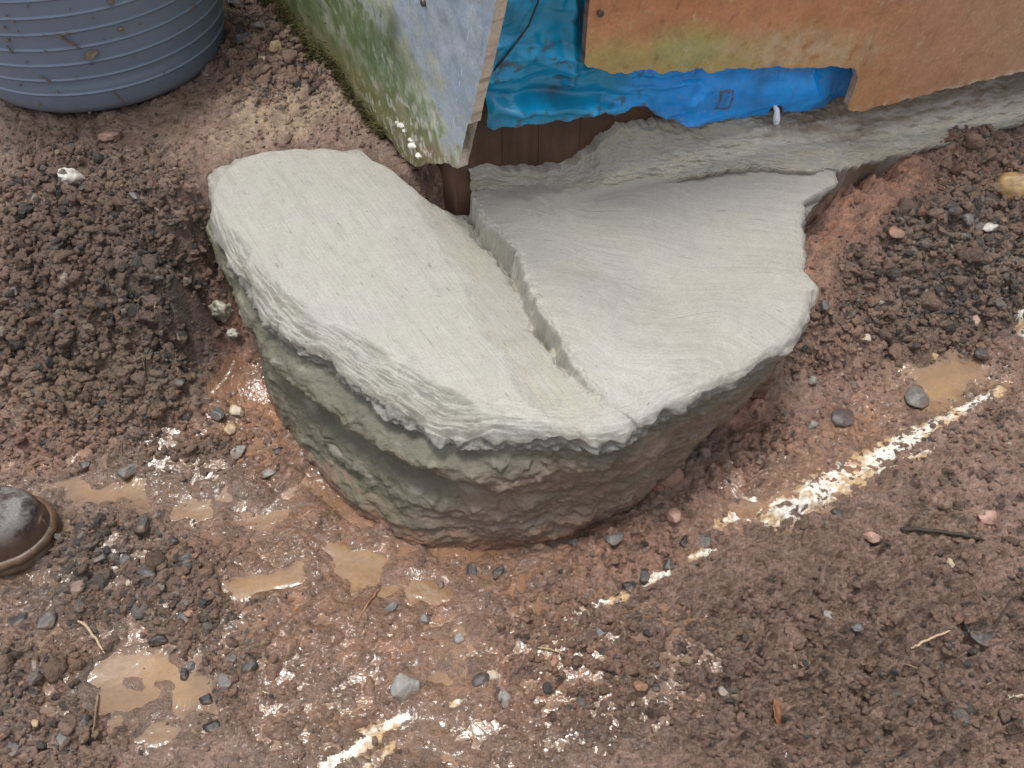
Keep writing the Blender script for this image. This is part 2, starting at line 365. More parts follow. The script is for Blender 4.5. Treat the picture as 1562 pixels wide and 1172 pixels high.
def axis(lo, hi, step_fn, outer):
    a = [lo]
    while a[-1] < hi: a.append(a[-1] + step_fn(a[-1]))
    o = np.array(outer); return np.r_[lo - o[::-1], a, a[-1] + o]
OUT = [.01, .03, .07, .15, .3, .6, 1.2, 2.5, 5, 10, 25, 60, 120]
xs = axis(-1.02, 1.12, lambda v: .0021, OUT)
ys = axis(.19, 1.62, lambda v: .0012 + .0011 * max(0, v - .2), OUT)
GX, GY = np.meshgrid(xs, ys, indexing='ij')
base = H0(GX, GY)
far = ss(.2, 1.5, np.maximum(np.maximum(-1.02 - GX, GX - 1.12), np.maximum(.19 - GY, GY - 1.75)))
base = np.where(far > 0, lerp(base, .05, far), base)
PX, PY, DEP = proj(GX, GY, base)
PX = np.where((DEP > .2), PX, -4000); PY = np.where(DEP > .2, PY, 4000)
PX = np.clip(PX, -1500, 3500); PY = np.clip(PY, -1500, 3500)
wx = PX + 26 * fbm(GX / .07, GY / .07, 51, 3); wy = PY + 20 * fbm(GX / .07, GY / .07, 57, 3)
def blobs(lst, x=None, y=None, soft=.45):
    x = wx if x is None else x; y = wy if y is None else y
    m = np.zeros(x.shape)
    for (bx, by, rx, ry, ang, w) in lst:
        c, s_ = math.cos(math.radians(ang)), math.sin(math.radians(ang))
        u = ((x - bx) * c + (y - by) * s_) / rx; v = (-(x - bx) * s_ + (y - by) * c) / ry
        m = np.maximum(m, w * (1 - ss(1 - soft, 1 + soft, np.hypot(u, v))))
    return m
CLOD_B = [(140, 470, 230, 230, 0, 1), (110, 330, 230, 80, 0, .9), (1420, 410, 190, 150, -20, 1), (1480, 300, 130, 80, -15, .9), (200, 880, 140, 80, 20, .85), (70, 1090, 130, 110, 0, .75), (1330, 1050, 340, 160, 0, .6), (1480, 800, 130, 160, 0, .45),
          (960, 830, 100, 45, -25, .7), (1110, 690, 70, 80, 30, .75), (430, 110, 120, 80, 30, .9), (330, 980, 90, 90, 0, .6), (900, 1000, 150, 100, 0, .5), (1250, 520, 60, 60, 0, .8), (350, 690, 90, 60, 0, .6)]
SMOOTH_B = [(560, 950, 190, 120, 0, .9), (650, 1040, 160, 110, 0, .8), (230, 1050, 90, 60, 0, .9), (340, 560, 60, 110, -15, 1), (380, 640, 40, 90, -25, 1), (1220, 740, 150, 50, -25, .85), (1440, 590, 90, 45, -15, .85), (420, 185, 120, 35, -8, .8), (260, 200, 110, 22, -5, .7), (1330, 290, 110, 45, -25, .95), (1110, 620, 60, 50, -30, .7), (560, 870, 120, 40, 0, .8), (330, 745, 170, 40, 5, .7), (480, 800, 110, 60, 30, .6)]
RED_B = [(335, 555, 75, 110, -15, 1), (390, 650, 50, 110, -25, 1), (350, 450, 40, 50, 0, 1), (530, 830, 150, 60, 30, .7), (560, 950, 160, 90, 0, .8), (620, 1100, 110, 60, 0, .5), (1320, 300, 110, 60, -30, 1), (1120, 620, 60, 60, -30, 1), (1230, 690, 170, 60, -25, .7), (1150, 740, 110, 50, -25, .7), (930, 850, 150, 50, -15, .6), (1400, 560, 160, 60, 0, .35), (1290, 420, 60, 120, 0, .5), (800, 900, 130, 60, 0, .5), (400, 930, 260, 150, 0, .5), (720, 1010, 220, 130, 0, .55), (640, 860, 160, 50, 0, .7), (80, 690, 90, 30, 0, .4)]
GREY_B = [(190, 880, 150, 90, 20, .8), (1440, 420, 170, 110, -20, .75), (330, 1010, 60, 100, 0, .5), (1050, 700, 60, 60, 0, .5), (60, 1080, 80, 90, 0, .5), (280, 520, 50, 90, 0, .9), (250, 440, 90, 70, 0, .6)]
TAN_B = [(450, 175, 110, 32, -8, 1), (380, 215, 60, 16, -10, .7), (150, 590, 170, 50, 0, .45), (1440, 585, 80, 40, 0, .5)]
WET_B = [(560, 960, 330, 170, 0, 1), (230, 1040, 220, 120, 0, 1), (340, 740, 240, 70, 5, 1), (1220, 720, 180, 80, -25, .75), (640, 1130, 260, 90, 0, 1), (380, 640, 60, 130, -25, .8), (430, 870, 220, 90, 0, 1), (850, 1020, 240, 130, 0, .8), (1450, 590, 120, 60, 0, .7), (100, 850, 200, 150, 0, .7)]
clod = .16 + .84 * blobs(CLOD_B); smo = blobs(SMOOTH_B); red = blobs(RED_B); grey = blobs(GREY_B); tan = blobs(TAN_B); wet = np.clip(.30 + .75 * blobs(WET_B), 0, 1)
cutR = blobs([(1310, 310, 120, 70, -38, 1), (1250, 390, 40, 70, 0, .8)]); clod = clod * (1 - .75 * smo) * (1 - .9 * cutR); smo = np.maximum(smo, cutR); red = np.maximum(red, cutR)
soil_dark = blobs([(190, 450, 210, 190, 0, 1), (330, 470, 60, 120, 0, .8), (1450, 400, 170, 140, 0, .25), (120, 900, 120, 60, 0, .4), (1320, 1020, 380, 190, 0, .5), (1000, 1120, 200, 90, 0, .4)])  # regions where soil and clods are coloured darker
near = (far < .5)
x2 = GX + .006 * fbm(GX / .02, GY / .02, 71, 2); y2 = GY + .006 * fbm(GX / .02, GY / .02, 77, 2)
def dome(sc, seed, pw=1.4, rr=.68):
    F1, F2, I = worley(x2 / sc, y2 / sc, seed); return np.sqrt(np.clip(1 - (F1 / rr) ** 2, 0, 1)) * (.15 + .85 * I ** pw), I
det = .015 * fbm(GX / .11, GY / .11, 81, 3) * (.4 + .6 * clod)
D1, I1 = dome(.036, 91); D2, I2 = dome(.018, 95); D3, I3 = dome(.0095, 99)
det += .022 * D1 * clod ** 1.5 + .013 * D2 * (.12 + .88 * clod) + .006 * D3 * (.35 + .65 * clod) * (1 - .5 * smo)
det += .0060 * fbm(GX / .026, GY / .026, 103, 5, .62) * (.6 + .4 * clod) * (1 - .4 * smo)
crag = blobs([(1300, 1000, 380, 230, 0, 1), (60, 1100, 130, 100, 0, .6), (930, 1020, 160, 120, 0, .6), (120, 480, 260, 260, 0, .5)])
det += 1.3 * crag * (.013 * (np.abs(fbm(GX / .05, GY / .05, 121, 5, .6)) - .35) + .011 * (.4 - np.abs(fbm(GX / .024, GY / .024, 125, 5, .62))) - .005 * np.clip(.16 - np.abs(fbm(GX / .03, GY / .03, 127, 3)), 0, 1) / .16)
gash = fbm((GX * .75 + GY * .66) / .07, (GY * .75 - GX * .66) / .012, 107, 3)   # trowel drags on the cut clay
det += (.0022 + .004 * cutR) * gash * smo * red
GZ = base + det * np.where(near, 1, .3)
# the ground stays below the concrete, and dips along its foot
thg = np.arctan2(GY - CC[1], GX - CC[0]); rg = np.hypot(GX - CC[0], GY - CC[1])
ths = np.linspace(-PI, PI, 1441); rt_s, _ = polar(top_xy, ths); rb_s, zb_s = polar(base_xy, ths)
rtop = np.interp(thg, ths, rt_s); rbase = np.interp(thg, ths, rb_s)
inside = ss(.004, .03, np.minimum(rtop, rbase) - rg)
GZ = lerp(GZ, np.minimum(GZ, .05), np.where(GY < .8, inside, 0)); GZ = np.where((rg < rtop - .0) & (GZ > .185), lerp(GZ, .185, ss(0, .012, rtop - rg)), GZ)
foot = np.exp(-((rg - rbase) / .012) ** 2) * (GY < .75); GZ = GZ - .006 * foot
# water lies in the hollows of the wet mud
PUD = [(558, 858, 75, 32, 12), (405, 878, 60, 22, -18), (215, 1050, 100, 62, -10), (150, 748, 95, 22, 3), (310, 772, 95, 20, -6), (1452, 580, 52, 26, -12), (690, 1010, 55, 60, 10), (660, 1118, 80, 40, 0), (1140, 770, 60, 22, -18), (420, 770, 70, 18, -15), (250, 1130, 60, 20, -15), (640, 900, 60, 26, 0)]
pudm = blobs([q + (1,) for q in PUD], None, None, .6)
pudw = .62 + .38 * blobs([(558, 858, 120, 70, 0, 1), (405, 878, 80, 40, 0, 1), (1452, 580, 90, 60, 0, 1), (215, 1050, 110, 60, 0, .7)])
GZ = GZ - pudm * (.0028 + .55 * np.maximum(det, -.002) * (det > 0))
def smooth2(a, k):
    ker = np.ones(2 * k + 1) / (2 * k + 1)
    for ax in (0, 1): a = np.apply_along_axis(lambda v: np.convolve(np.pad(v, k, 'edge'), ker, 'valid'), ax, a)
    return a
lump = ss(.6, .95, wet) * (base < .02) * (1 - pudm); GZ = GZ + lump * (.0045 * dome(.015, 193, 2.2)[0] + .0016 * dome(.008, 197)[0])
GZ = lerp(GZ, smooth2(GZ, 4), .85 * pudm * pudw)
# colour of the ground: mixed pigments, darker by region
brown = np.array([.205, .136, .098]); redc = np.array([.325, .168, .108]); greyc = np.array([.13, .112, .098]); tanc = np.array([.33, .245, .165]); pink = np.array([.262, .167, .130])
def L(a, b, m): return a + (b - a) * m[..., None]
n_a = fbm(GX / .08, GY / .08, 111, 4); n_b = fbm(GX / .025, GY / .025, 117, 4)
gc = np.broadcast_to(brown, GX.shape + (3,)).copy()
gc = L(gc, pink, np.clip(.35 + .6 * n_a, 0, .8)); gc = L(gc, redc, np.clip(red * (.75 + .45 * n_b), 0, 1)); gc = L(gc, greyc, np.clip(grey * (.65 + .5 * n_b), 0, 1)); gc = L(gc, tanc, np.clip(tan * (.8 + .5 * n_b), 0, 1))
gc = L(gc, np.array([.20, .118, .058]), np.clip((blobs(WET_B) - .35) * .75 * (.55 + .8 * n_a), 0, .7))
gc = gc * (1 + .35 * (I2 - .5) * clod + .22 * n_b)[..., None]
DK = ((I3 > .93) & (D3 > .25) & (clod > .25)); gc[DK] = gc[DK] * .4
gc = gc * ((1 - .42 * soil_dark) * (1 - .24 * blobs(WET_B)))[..., None]; gc = np.clip(gc, .01, .9)
nx, ny = len(xs), len(ys)
V = np.stack([GX, GY, GZ], -1).reshape(-1, 3)
ground = mesh('ground', V, gridfaces(nx, ny), M['ground'], attrs={'Col': gc.reshape(-1, 3), 'wet': wet.ravel()})
tag(ground, kind='structure')
def gz(x, y):
    i = np.clip(np.searchsorted(xs, x) - 1, 0, nx - 2); j = np.clip(np.searchsorted(ys, y) - 1, 0, ny - 2)
    fx = (x - xs[i]) / (xs[i + 1] - xs[i]); fy = (y - ys[j]) / (ys[j + 1] - ys[j])
    return (GZ[i, j] * (1 - fx) + GZ[i + 1, j] * fx) * (1 - fy) + (GZ[i, j + 1] * (1 - fx) + GZ[i + 1, j + 1] * fx) * fy
def G(px, py, zguess=.1):              # ground point seen at a photo pixel: walk along the view ray
    r = ray(px, py); t = np.linspace(.6, 2.3, 3400); p = r[None] * t[:, None]
    g = gz(p[:, 0], p[:, 1]); k = np.argmax(H + p[:, 2] < g)
    return np.array([p[k, 0], p[k, 1], g[k]])

# puddle water: a thin sheet wherever the mud dips below the local water level
def smooth2(a, k):
    ker = np.ones(2 * k + 1) / (2 * k + 1)
    for ax in (0, 1): a = np.apply_along_axis(lambda v: np.convolve(np.pad(v, k, 'edge'), ker, 'valid'), ax, a)
    return a
wlev = smooth2(smooth2(GZ, 14), 14) - .0050 + .0046 * pudm * pudw + .0025 * ss(.55, 1, wet) * (1 - pudm) * (base < .02)
keepw = (wlev > GZ - .0022) & ((pudm > .12) | ((wet > .60) & (base < .022))) & (rg > rbase - .01) & near
keepw = smooth2(keepw.astype(float), 3) > .03
Fq = gridfaces(nx, ny); Fq = Fq[keepw.ravel()[Fq].sum(1) >= 2]
pw_ = ss(.25, .8, pudm * pudw); wc = L(gc * np.array([1.02, .98, .92]), L(np.broadcast_to(np.array([.23, .145, .078]), gc.shape), np.array([.30, .185, .085]), np.clip(.4 + n_a, 0, 1)), np.clip(.10 + .65 * pw_ ** 1.5, 0, 1))
v_, f_, _a = compact(np.stack([GX, GY, wlev + .0002], -1).reshape(-1, 3), Fq, {'Col': wc.reshape(-1, 3), 'ripple': (1 - .8 * pw_).ravel()})
o = mesh('puddle_water', v_, f_, M['water'], attrs=_a); tag(o, kind='structure')

# ------------------------------------------------------------------ chalk line: a thin crust lying on the mud
def chalk(name, segs, label):
    m = np.zeros(GX.shape)
    nn = fbm(GX / .012, GY / .012, 131, 4, .6); nb = fbm(GX / .04, GY / .04, 137, 3)
    for (x0, y0, x1, y1, w0, w1, dens) in segs:
        e = np.array([x1 - x0, y1 - y0], float); t = np.clip(((PX - x0) * e[0] + (PY - y0) * e[1]) / (e @ e), 0, 1)
        d = np.hypot(PX - x0 - t * e[0], PY - y0 - t * e[1]) / lerp(w0, w1, t)
        m = np.maximum(m, np.clip(1.15 - d, 0, 1) * dens)
    nd = fbm(GX / .006, GY / .006, 133, 3, .6); keep = m * 1.15 + .55 * nn + .42 * nb + .40 * nd > .66
    Fq = gridfaces(nx, ny); kf = keep.reshape(-1)[Fq].all(1) if False else keep.ravel()[Fq].sum(1) >= 3
    Fq = Fq[kf]; Vz = np.stack([GX, GY, GZ + .0005 + .0008 * np.clip(m + .5 * nn, 0, 1)], -1).reshape(-1, 3)
    col = L(np.broadcast_to(np.array([.74, .71, .64]), GX.shape + (3,)), np.array([.50, .345, .185]), ss(-.25, .45, nb * 1.0 + .45 * nn + .3 * nd + .22 - .5 * m)); col = L(col, gc * 1.25, np.clip((nd * .8 + .5 * nn + .15 - .45 * m) * 1.2, 0, .75)).reshape(-1, 3)
    Vc, Fc, at = compact(Vz, Fq, {'Col': col})
    # close it underneath so the crust has thickness
    n = len(Vc); Vb = Vc - np.array([0, 0, .004]); E = np.concatenate([Fc[:, [0, 1]], Fc[:, [1, 2]], Fc[:, [2, 3]], Fc[:, [3, 0]]])
    key = E[:, 0].astype(np.int64) * n + E[:, 1]; rev = E[:, 1].astype(np.int64) * n + E[:, 0]; bd = E[~np.isin(key, rev)]
    side = np.stack([bd[:, 1], bd[:, 0], bd[:, 0] + n, bd[:, 1] + n], 1)
    o = mesh(name, np.vstack([Vc, Vb]), [Fc, side, (Fc + n)[:, ::-1]], M['chalk'], attrs={'Col': np.vstack([at['Col'], at['Col']])})
    return tag(o, label, 'chalk line')
chalk('chalk_line', [(1520, 600, 1400, 665, 14, 20, .85), (1400, 665, 1270, 740, 22, 34, 1.0), (1270, 740, 1180, 790, 34, 30, 1.0), (1230, 750, 1090, 802, 9, 6, 1.1), (1150, 765, 1090, 805, 12, 8, 1), (1088, 843, 1052, 854, 8, 7, 1.2), (1020, 875, 985, 888, 9, 8, 1.1), (950, 915, 905, 930, 10, 9, .9), (890, 940, 862, 958, 14, 10, .7), (1420, 690, 1340, 720, 10, 10, .7)],
      'broad crumbly white and ochre chalk line across mud beside the footing')
chalk('chalk_line', [(622, 1093, 560, 1120, 10, 12, 1.15), (575, 1125, 500, 1172, 12, 20, 1.15), (610, 1130, 560, 1172, 7, 16, .8), (700, 1072, 690, 1080, 8, 6, 1.1)],
      'short chalk streak in wet mud at the bottom edge of the photo')
chalk('chalk_line', [(1535, 1055, 1562, 1060, 4, 5, .8), (1500, 1046, 1535, 1054, 3, 4, .6), (1190, 1150, 1215, 1168, 9, 12, .55)], 'faint thin chalk traces in the brown mud at the lower right corner')
chalk('chalk_line', [(1552, 480, 1575, 530, 8, 12, 1.0)], 'small white chalk patch on clay under the gravel heap at the right edge')

# ------------------------------------------------------------------ footing mesh
NT_, NRAD, NSIDE = 1500, 250, 130
th = np.linspace(-PI, PI, NT_, endpoint=False)
rt, _ = polar(top_xy, th); rb, zb = polar(base_xy, th)
ex, ey = np.cos(th), np.sin(th)
sarc = np.r_[0, np.cumsum(np.hypot(np.diff(rt * ex), np.diff(rt * ey)))]
rt = rt + .0068 * fbm(sarc / .034, sarc * 0 + 3.3, 141, 3, .5) + .0008 * fbm(sarc / .008, sarc * 0 + 1.3, 143, 3, .6)
fr = (np.linspace(0, 1, NRAD) ** .72)
X = CC[0] + rt[:, None] * fr * ex[:, None]; Y = CC[1] + rt[:, None] * fr * ey[:, None]
Z, SD, TT = concrete_top(X, Y)
edge = rt[:, None] * (1 - fr)                       # distance in from the rim
rim_n = fbm(X / .014, Y / .014, 151, 4, .62)
sm_ = lambda a: np.convolve(np.r_[a[-40:], a, a[:40]], np.ones(81) / 81, 'valid')
edge2 = np.maximum(sm_(rt)[:, None] - rt[:, None] * fr + .004, 0)
rim = np.exp(-edge / .028)
rim_s = fbm(edge2 / .0050 + .25 * fbm(X / .05, Y / .05, 152, 2), np.broadcast_to(sarc[:, None], X.shape) / .05, 155, 3, .6)
Z = Z - .006 * np.exp(-edge / .004) - .0025 * np.exp(-edge / .02) + .0012 * rim_n * rim + .0009 * rim_s * np.exp(-edge / .020) 
bw = np.maximum(.030 * (1 - ss(-.10, .07, X)) * (1 - ss(.80, .93, Y)) + .012, 0) * (1 + .35 * fbm(X / .05, Y / .05, 158, 2)) * ss(-.002, .0, -SD) + .010 * ss(-.002, .002, SD) * (Y < .72)
band = ss(-.003, .012, bw - edge2)                             # the rough band where the trowelled top breaks off towards the face
bd_ = np.maximum(bw - edge2 + .004, 0); Z = Z - .80 * bd_ ** 2 / (bd_ + .010) + band * (.0022 * fbm(edge2 / .011, np.broadcast_to(sarc[:, None], X.shape) / .05 + edge2 * 12, 160, 3, .5) + .0017 * rim_s - .004 * np.clip(fbm(X / .022, Y / .022, 162, 3) - .35, 0, 1))
stepz = np.exp(-(np.abs(SD) / .008) ** 2) * (TT < .97) * (TT > .01)
Z = Z + .0028 * stepz * fbm(X / .009, Y / .009, 157, 3)
# brush strokes: coordinates across / along the trowel marks
al = (X - CC[0]) * d1[0] + (Y - CC[1]) * d1[1]; cr = -(X - CC[0]) * d1[1] + (Y - CC[1]) * d1[0]
qx, qy = (X - ARC[0]) * .7 + .05 * fbm(X / .22, Y / .22, 165, 2), (Y - ARC[1]) * 1.45 + .045 * fbm(X / .22, Y / .22, 167, 2) + .05
rad = np.hypot(qx, qy); ang = np.arctan2(qy, qx)
warp = .006 * fbm(X / .07, Y / .07, 161, 3)
right = ss(-.004, .004, SD)
b_cr = np.where(right > .5, rad + warp * .5, cr + warp * .2); b_al = np.where(right > .5, ang * .17, al)
# near the front rim of the left slab the strokes follow the rim
follow = (right < .5) & (edge < .04) & (Y < .8)
sA = np.broadcast_to(sarc[:, None], X.shape)
b_cr = np.where(follow, edge2 + warp * .3, b_cr); b_al = np.where(follow, sA, b_al)

# colour of the mortar; flank and rim band include painted shade
m_light = np.array([.345, .337, .302]); m_right = np.array([.345, .332, .298]); m_warm = np.array([.32, .295, .232]); m_shade_green = np.array([.135, .130, .090]); m_brown = np.array([.215, .152, .115])
n1 = fbm(X / .09, Y / .09, 171, 4); n2 = fbm(b_cr / .012, b_al / .12, 173, 3)
c = L(np.broadcast_to(m_light, X.shape + (3,)), m_right, right)
c = L(c, m_warm, np.clip(ss(-.066, -.045, SD) * (1 - right) * (TT < .99) * (.55 + .5 * n2), 0, 1))
c = L(c, np.array([.33, .32, .262]), np.clip(.1 + .5 * n1, 0, .35)); c = L(c, np.array([.325, .303, .283]), np.clip(-.55 * n1 + .15 * n2, 0, .5))
c = c * (1 + .045 * n2 + .05 * fbm(X / .02, Y / .02, 175, 4, .6))[..., None]; c = L(c, np.array([.255, .247, .203]), band * np.clip(.25 + .7 * n2, 0, .8) * (edge < .05))  # rim band darkened in colour to paint shade on its slope
# side: from the rim, under the lip, out to the foot
js = np.linspace(0, 1, NSIDE + 1)[1:]
lipz = Z[:, -1]
botr = rb + .004 * fbm(sarc / .05, sarc * 0 + 7, 181, 3); botz = zb - .03
sm = lambda a: np.convolve(np.r_[a[-25:], a, a[:25]], np.ones(51) / 51, 'valid')
botz = sm(botz); rtm = sm(rt)
J = js[None]; S = np.broadcast_to(sarc[:, None], (NT_, NSIDE))
rlin = lerp(lerp(rt[:, None], rtm[:, None] + .0 * J, ss(0, .10, J)), botr[:, None], J ** 1.15); zlin = lerp(lerp(lipz[:, None], sm(lipz)[:, None] + 0 * J, ss(0, .05, J)), botz[:, None], J)
px_s, py_s, _d = proj(CC[0] + rlin * ex[:, None], CC[1] + rlin * ey[:, None], zlin)
leftw = 1 - ss(620, 900, px_s)                        # the left flank is undercut in two layers
under = .004 * np.exp(-((J - .13) / .05) ** 2) + leftw * .026 * np.exp(-((J - .42 - .07 * fbm(S / .2, S * 0 + 4, 198, 2)) / .09) ** 2)
lay = leftw * (.013 * np.exp(-((J - .24 - .06 * fbm(S / .2, S * 0 + 4, 198, 2)) / .08) ** 2) - .006 * np.exp(-((J - .10 - .05 * fbm(S / .12, S * 0, 199, 2)) / .04) ** 2))
bulge = .010 * np.exp(-((px_s - 760) / 55) ** 2 - ((J - .42) / .22) ** 2) 
nS = fbm(S / .10, J / .45, 191, 4) * .006 + fbm(S / .09, J / .16 + S * 1.5, 193, 4, .55) * .0042 + fbm(S / .034, J / .11, 194, 4, .58) * .0034 + np.clip(fbm(S / .022, J / .07, 196, 3) - .3, 0, 1) * .006 + fbm(S / .016, J / .05, 195, 4, .6) * (.0007 + .0024 * np.exp(-((J - .04) / .07) ** 2)) - .003 * np.clip(fbm(S / .04, J / .05, 197, 3) - .35, 0, 1)
fade = ss(0, .018, J)
Rs = rlin - under + lay * fade + bulge * fade + nS * fade + .004 * rim_n[:, -1:] * (1 - fade)
Zs = zlin - .004 * np.exp(-((J - .03) / .03) ** 2)
XS = CC[0] + Rs * ex[:, None]; YS = CC[1] + Rs * ey[:, None]
nA = fbm(S / .10, J / .30, 201, 4); nB = fbm(S / .05, J / .07, 203, 4)
cs = np.broadcast_to(m_shade_green, XS.shape + (3,))  # side mortar starts from a greenish tone with flank shade painted in
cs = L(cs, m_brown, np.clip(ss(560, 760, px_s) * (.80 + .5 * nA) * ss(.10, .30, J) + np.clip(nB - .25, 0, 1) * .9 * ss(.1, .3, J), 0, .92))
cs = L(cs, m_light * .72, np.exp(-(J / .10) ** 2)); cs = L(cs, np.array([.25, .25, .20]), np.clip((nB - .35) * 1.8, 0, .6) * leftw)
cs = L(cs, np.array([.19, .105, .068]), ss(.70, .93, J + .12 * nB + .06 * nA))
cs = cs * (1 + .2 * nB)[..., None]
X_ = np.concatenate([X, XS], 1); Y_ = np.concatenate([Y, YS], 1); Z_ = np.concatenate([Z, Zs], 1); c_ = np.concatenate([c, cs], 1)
br = np.stack([np.concatenate([b_cr, (1 - J) * .22 + 0 * S + .004 * nB], 1), np.concatenate([b_al, S], 1), np.zeros_like(X_)], -1)
nv = NRAD + NSIDE; Vf = np.stack([X_, Y_, Z_], -1).reshape(-1, 3); Ff = gridfaces(NT_, nv, True)
A = {'Col': np.clip(c_, .02, .9).reshape(-1, 3), 'brush': br.reshape(-1, 3), 'rough': np.concatenate([np.maximum(rim * .35, .22 * band), .5 + 0 * J + 0 * S], 1).ravel()}
FT = empty('concrete_footing', (CC[0], CC[1], 0))
tag(FT, 'freshly trowelled grey mortar footing wrapped round the shed corner in its trench', 'footing')
is_top = (Ff % nv).max(1) < NRAD; rr_ = (right.mean() * 0 + np.concatenate([right, np.zeros_like(XS)], 1)).ravel()[Ff].mean(1) > .5
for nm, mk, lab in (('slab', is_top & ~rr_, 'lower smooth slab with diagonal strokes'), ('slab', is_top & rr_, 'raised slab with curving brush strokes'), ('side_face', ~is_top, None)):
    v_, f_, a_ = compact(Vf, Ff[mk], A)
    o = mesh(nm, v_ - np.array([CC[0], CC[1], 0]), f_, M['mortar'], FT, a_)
    if lab: o['label'] = lab
# fillet of mortar between the slab and the wall
def ztopat(p): return float(concrete_top(np.array([p[0]]), np.array([p[1]]))[0][0])
Bpx = [(713, 286), (735, 297), (770, 312), (815, 320), (860, 318), (900, 305), (940, 293), (1000, 282), (1060, 272), (1150, 258), (1210, 266), (1282, 262), (1340, 246), (1400, 232), (1480, 212), (1562, 188), (1700, 152), (1900, 105)]
Bz = [.238, .24, .236, .230, .228, .228, .229, .230, .232, .233, .232, .225, .20, .19, .18, .175, .17, .17]
Tpx = [(716, 262), (740, 256), (780, 262), (830, 262), (868, 252), (900, 236), (925, 206), (960, 196), (1010, 186), (1080, 184), (1150, 176), (1220, 160), (1290, 150), (1360, 140), (1450, 125), (1562, 105), (1700, 78), (1900, 35)]
Bw = np.array([P(px, py, z) for (px, py), z in zip(Bpx, Bz)]); Tw = []
for px, py in Tpx: u, z = wuz(px, py, 0, 'R'); Tw.append(wxyz(np.array(u), np.array(z), np.array(0.0), 'R'))
Tw = np.array(Tw)
NF = 1000; kk = np.linspace(0, len(Bw) - 1, NF)
ip = lambda A_: np.stack([np.interp(kk, np.arange(len(A_)), A_[:, q]) for q in range(3)], 1)
smk = lambda a: np.stack([np.convolve(np.pad(a[:, q], 20, 'edge'), np.ones(41) / 41, 'valid') for q in range(3)], 1)
B3, T3 = smk(ip(Bw)), smk(ip(Tw)); sF = np.r_[0, np.cumsum(np.linalg.norm(np.diff(B3, axis=0), axis=1))]
n3 = np.array([nR[0], nR[1], 0])
B3 = B3 + n3 * (.006 * fbm(sF / .03, sF * 0 + 5, 211, 4, .6))[:, None]; T3[:, 2] += .006 * fbm(sF / .03, sF * 0 + 9, 213, 3, .6)
jf = np.linspace(0, 1, 110)[None, :, None]
PF = lerp(B3[:, None], T3[:, None], jf); hgt = (T3[:, 2] - B3[:, 2])[:, None]
PF[..., 2] -= .28 * hgt * np.sin(PI * jf[..., 0] ** .9)
SF = np.broadcast_to(sF[:, None], PF.shape[:2]); JF = np.broadcast_to(jf[0, :, 0], PF.shape[:2])
nf = .005 * fbm(SF / .10, JF / .45, 221, 3) + .0016 * fbm(SF / .06, JF / .12, 223, 4, .6) + .0013 * fbm((SF - JF * .09) / .03, (JF * .1 + SF * .3) / .006, 225, 3)
PF = PF + n3 * nf[..., None]; PF[..., 2] += nf * .8
lipf = .007 * np.exp(-(JF / .05) ** 2) * ss(1000, 1120, np.interp(kk, np.arange(len(Bpx)), [p[0] for p in Bpx]))[:, None]
PF[..., 2] += lipf; PF = PF + n3 * (lipf * .5)[..., None]
u1 = B3[:, None] + np.array([0, 0, -.004]) - n3 * .002; u2 = B3[:, None] + np.array([0, 0, -.03]) - n3 * .006; u3 = B3[:, None] + np.array([0, 0, -.14]) - n3 * .03
ub = np.concatenate([u3, u2, u1], 1); ub = ub + n3 * (.003 * fbm(np.broadcast_to(sF[:, None], (NF, 3)) / .012, np.arange(3)[None] * 1.7 + np.zeros((NF, 1)), 227, 3))[..., None]
back = T3[:, None] - n3 * .03
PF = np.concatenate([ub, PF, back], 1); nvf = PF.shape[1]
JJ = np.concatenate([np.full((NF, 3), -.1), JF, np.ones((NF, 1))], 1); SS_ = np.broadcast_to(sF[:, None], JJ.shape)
nq = fbm(SS_ / .12, JJ / .4, 231, 4); nq2 = fbm((SS_ - JJ * .05) / .06, JJ / .08, 233, 3)
cf = np.broadcast_to(np.array([.40, .372, .305]), PF.shape); pxf = np.interp(kk, np.arange(len(Bpx)), [p[0] for p in Bpx])[:, None]
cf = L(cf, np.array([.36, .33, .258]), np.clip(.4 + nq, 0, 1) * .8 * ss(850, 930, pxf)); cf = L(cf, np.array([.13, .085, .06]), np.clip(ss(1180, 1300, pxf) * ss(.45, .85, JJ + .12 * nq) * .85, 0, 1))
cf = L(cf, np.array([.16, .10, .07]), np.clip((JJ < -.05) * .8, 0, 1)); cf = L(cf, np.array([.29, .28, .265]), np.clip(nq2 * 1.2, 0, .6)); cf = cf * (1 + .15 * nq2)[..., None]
tilt = .10
brf = np.stack([JJ * .13 - SS_ * tilt * .3 + .004 * nq, SS_, 0 * SS_], -1)
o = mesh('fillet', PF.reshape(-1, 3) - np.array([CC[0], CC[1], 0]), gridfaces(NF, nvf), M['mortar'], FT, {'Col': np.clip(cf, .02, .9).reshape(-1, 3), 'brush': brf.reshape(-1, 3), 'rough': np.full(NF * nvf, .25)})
o['label'] = 'darker mortar fillet smeared up against the wall'
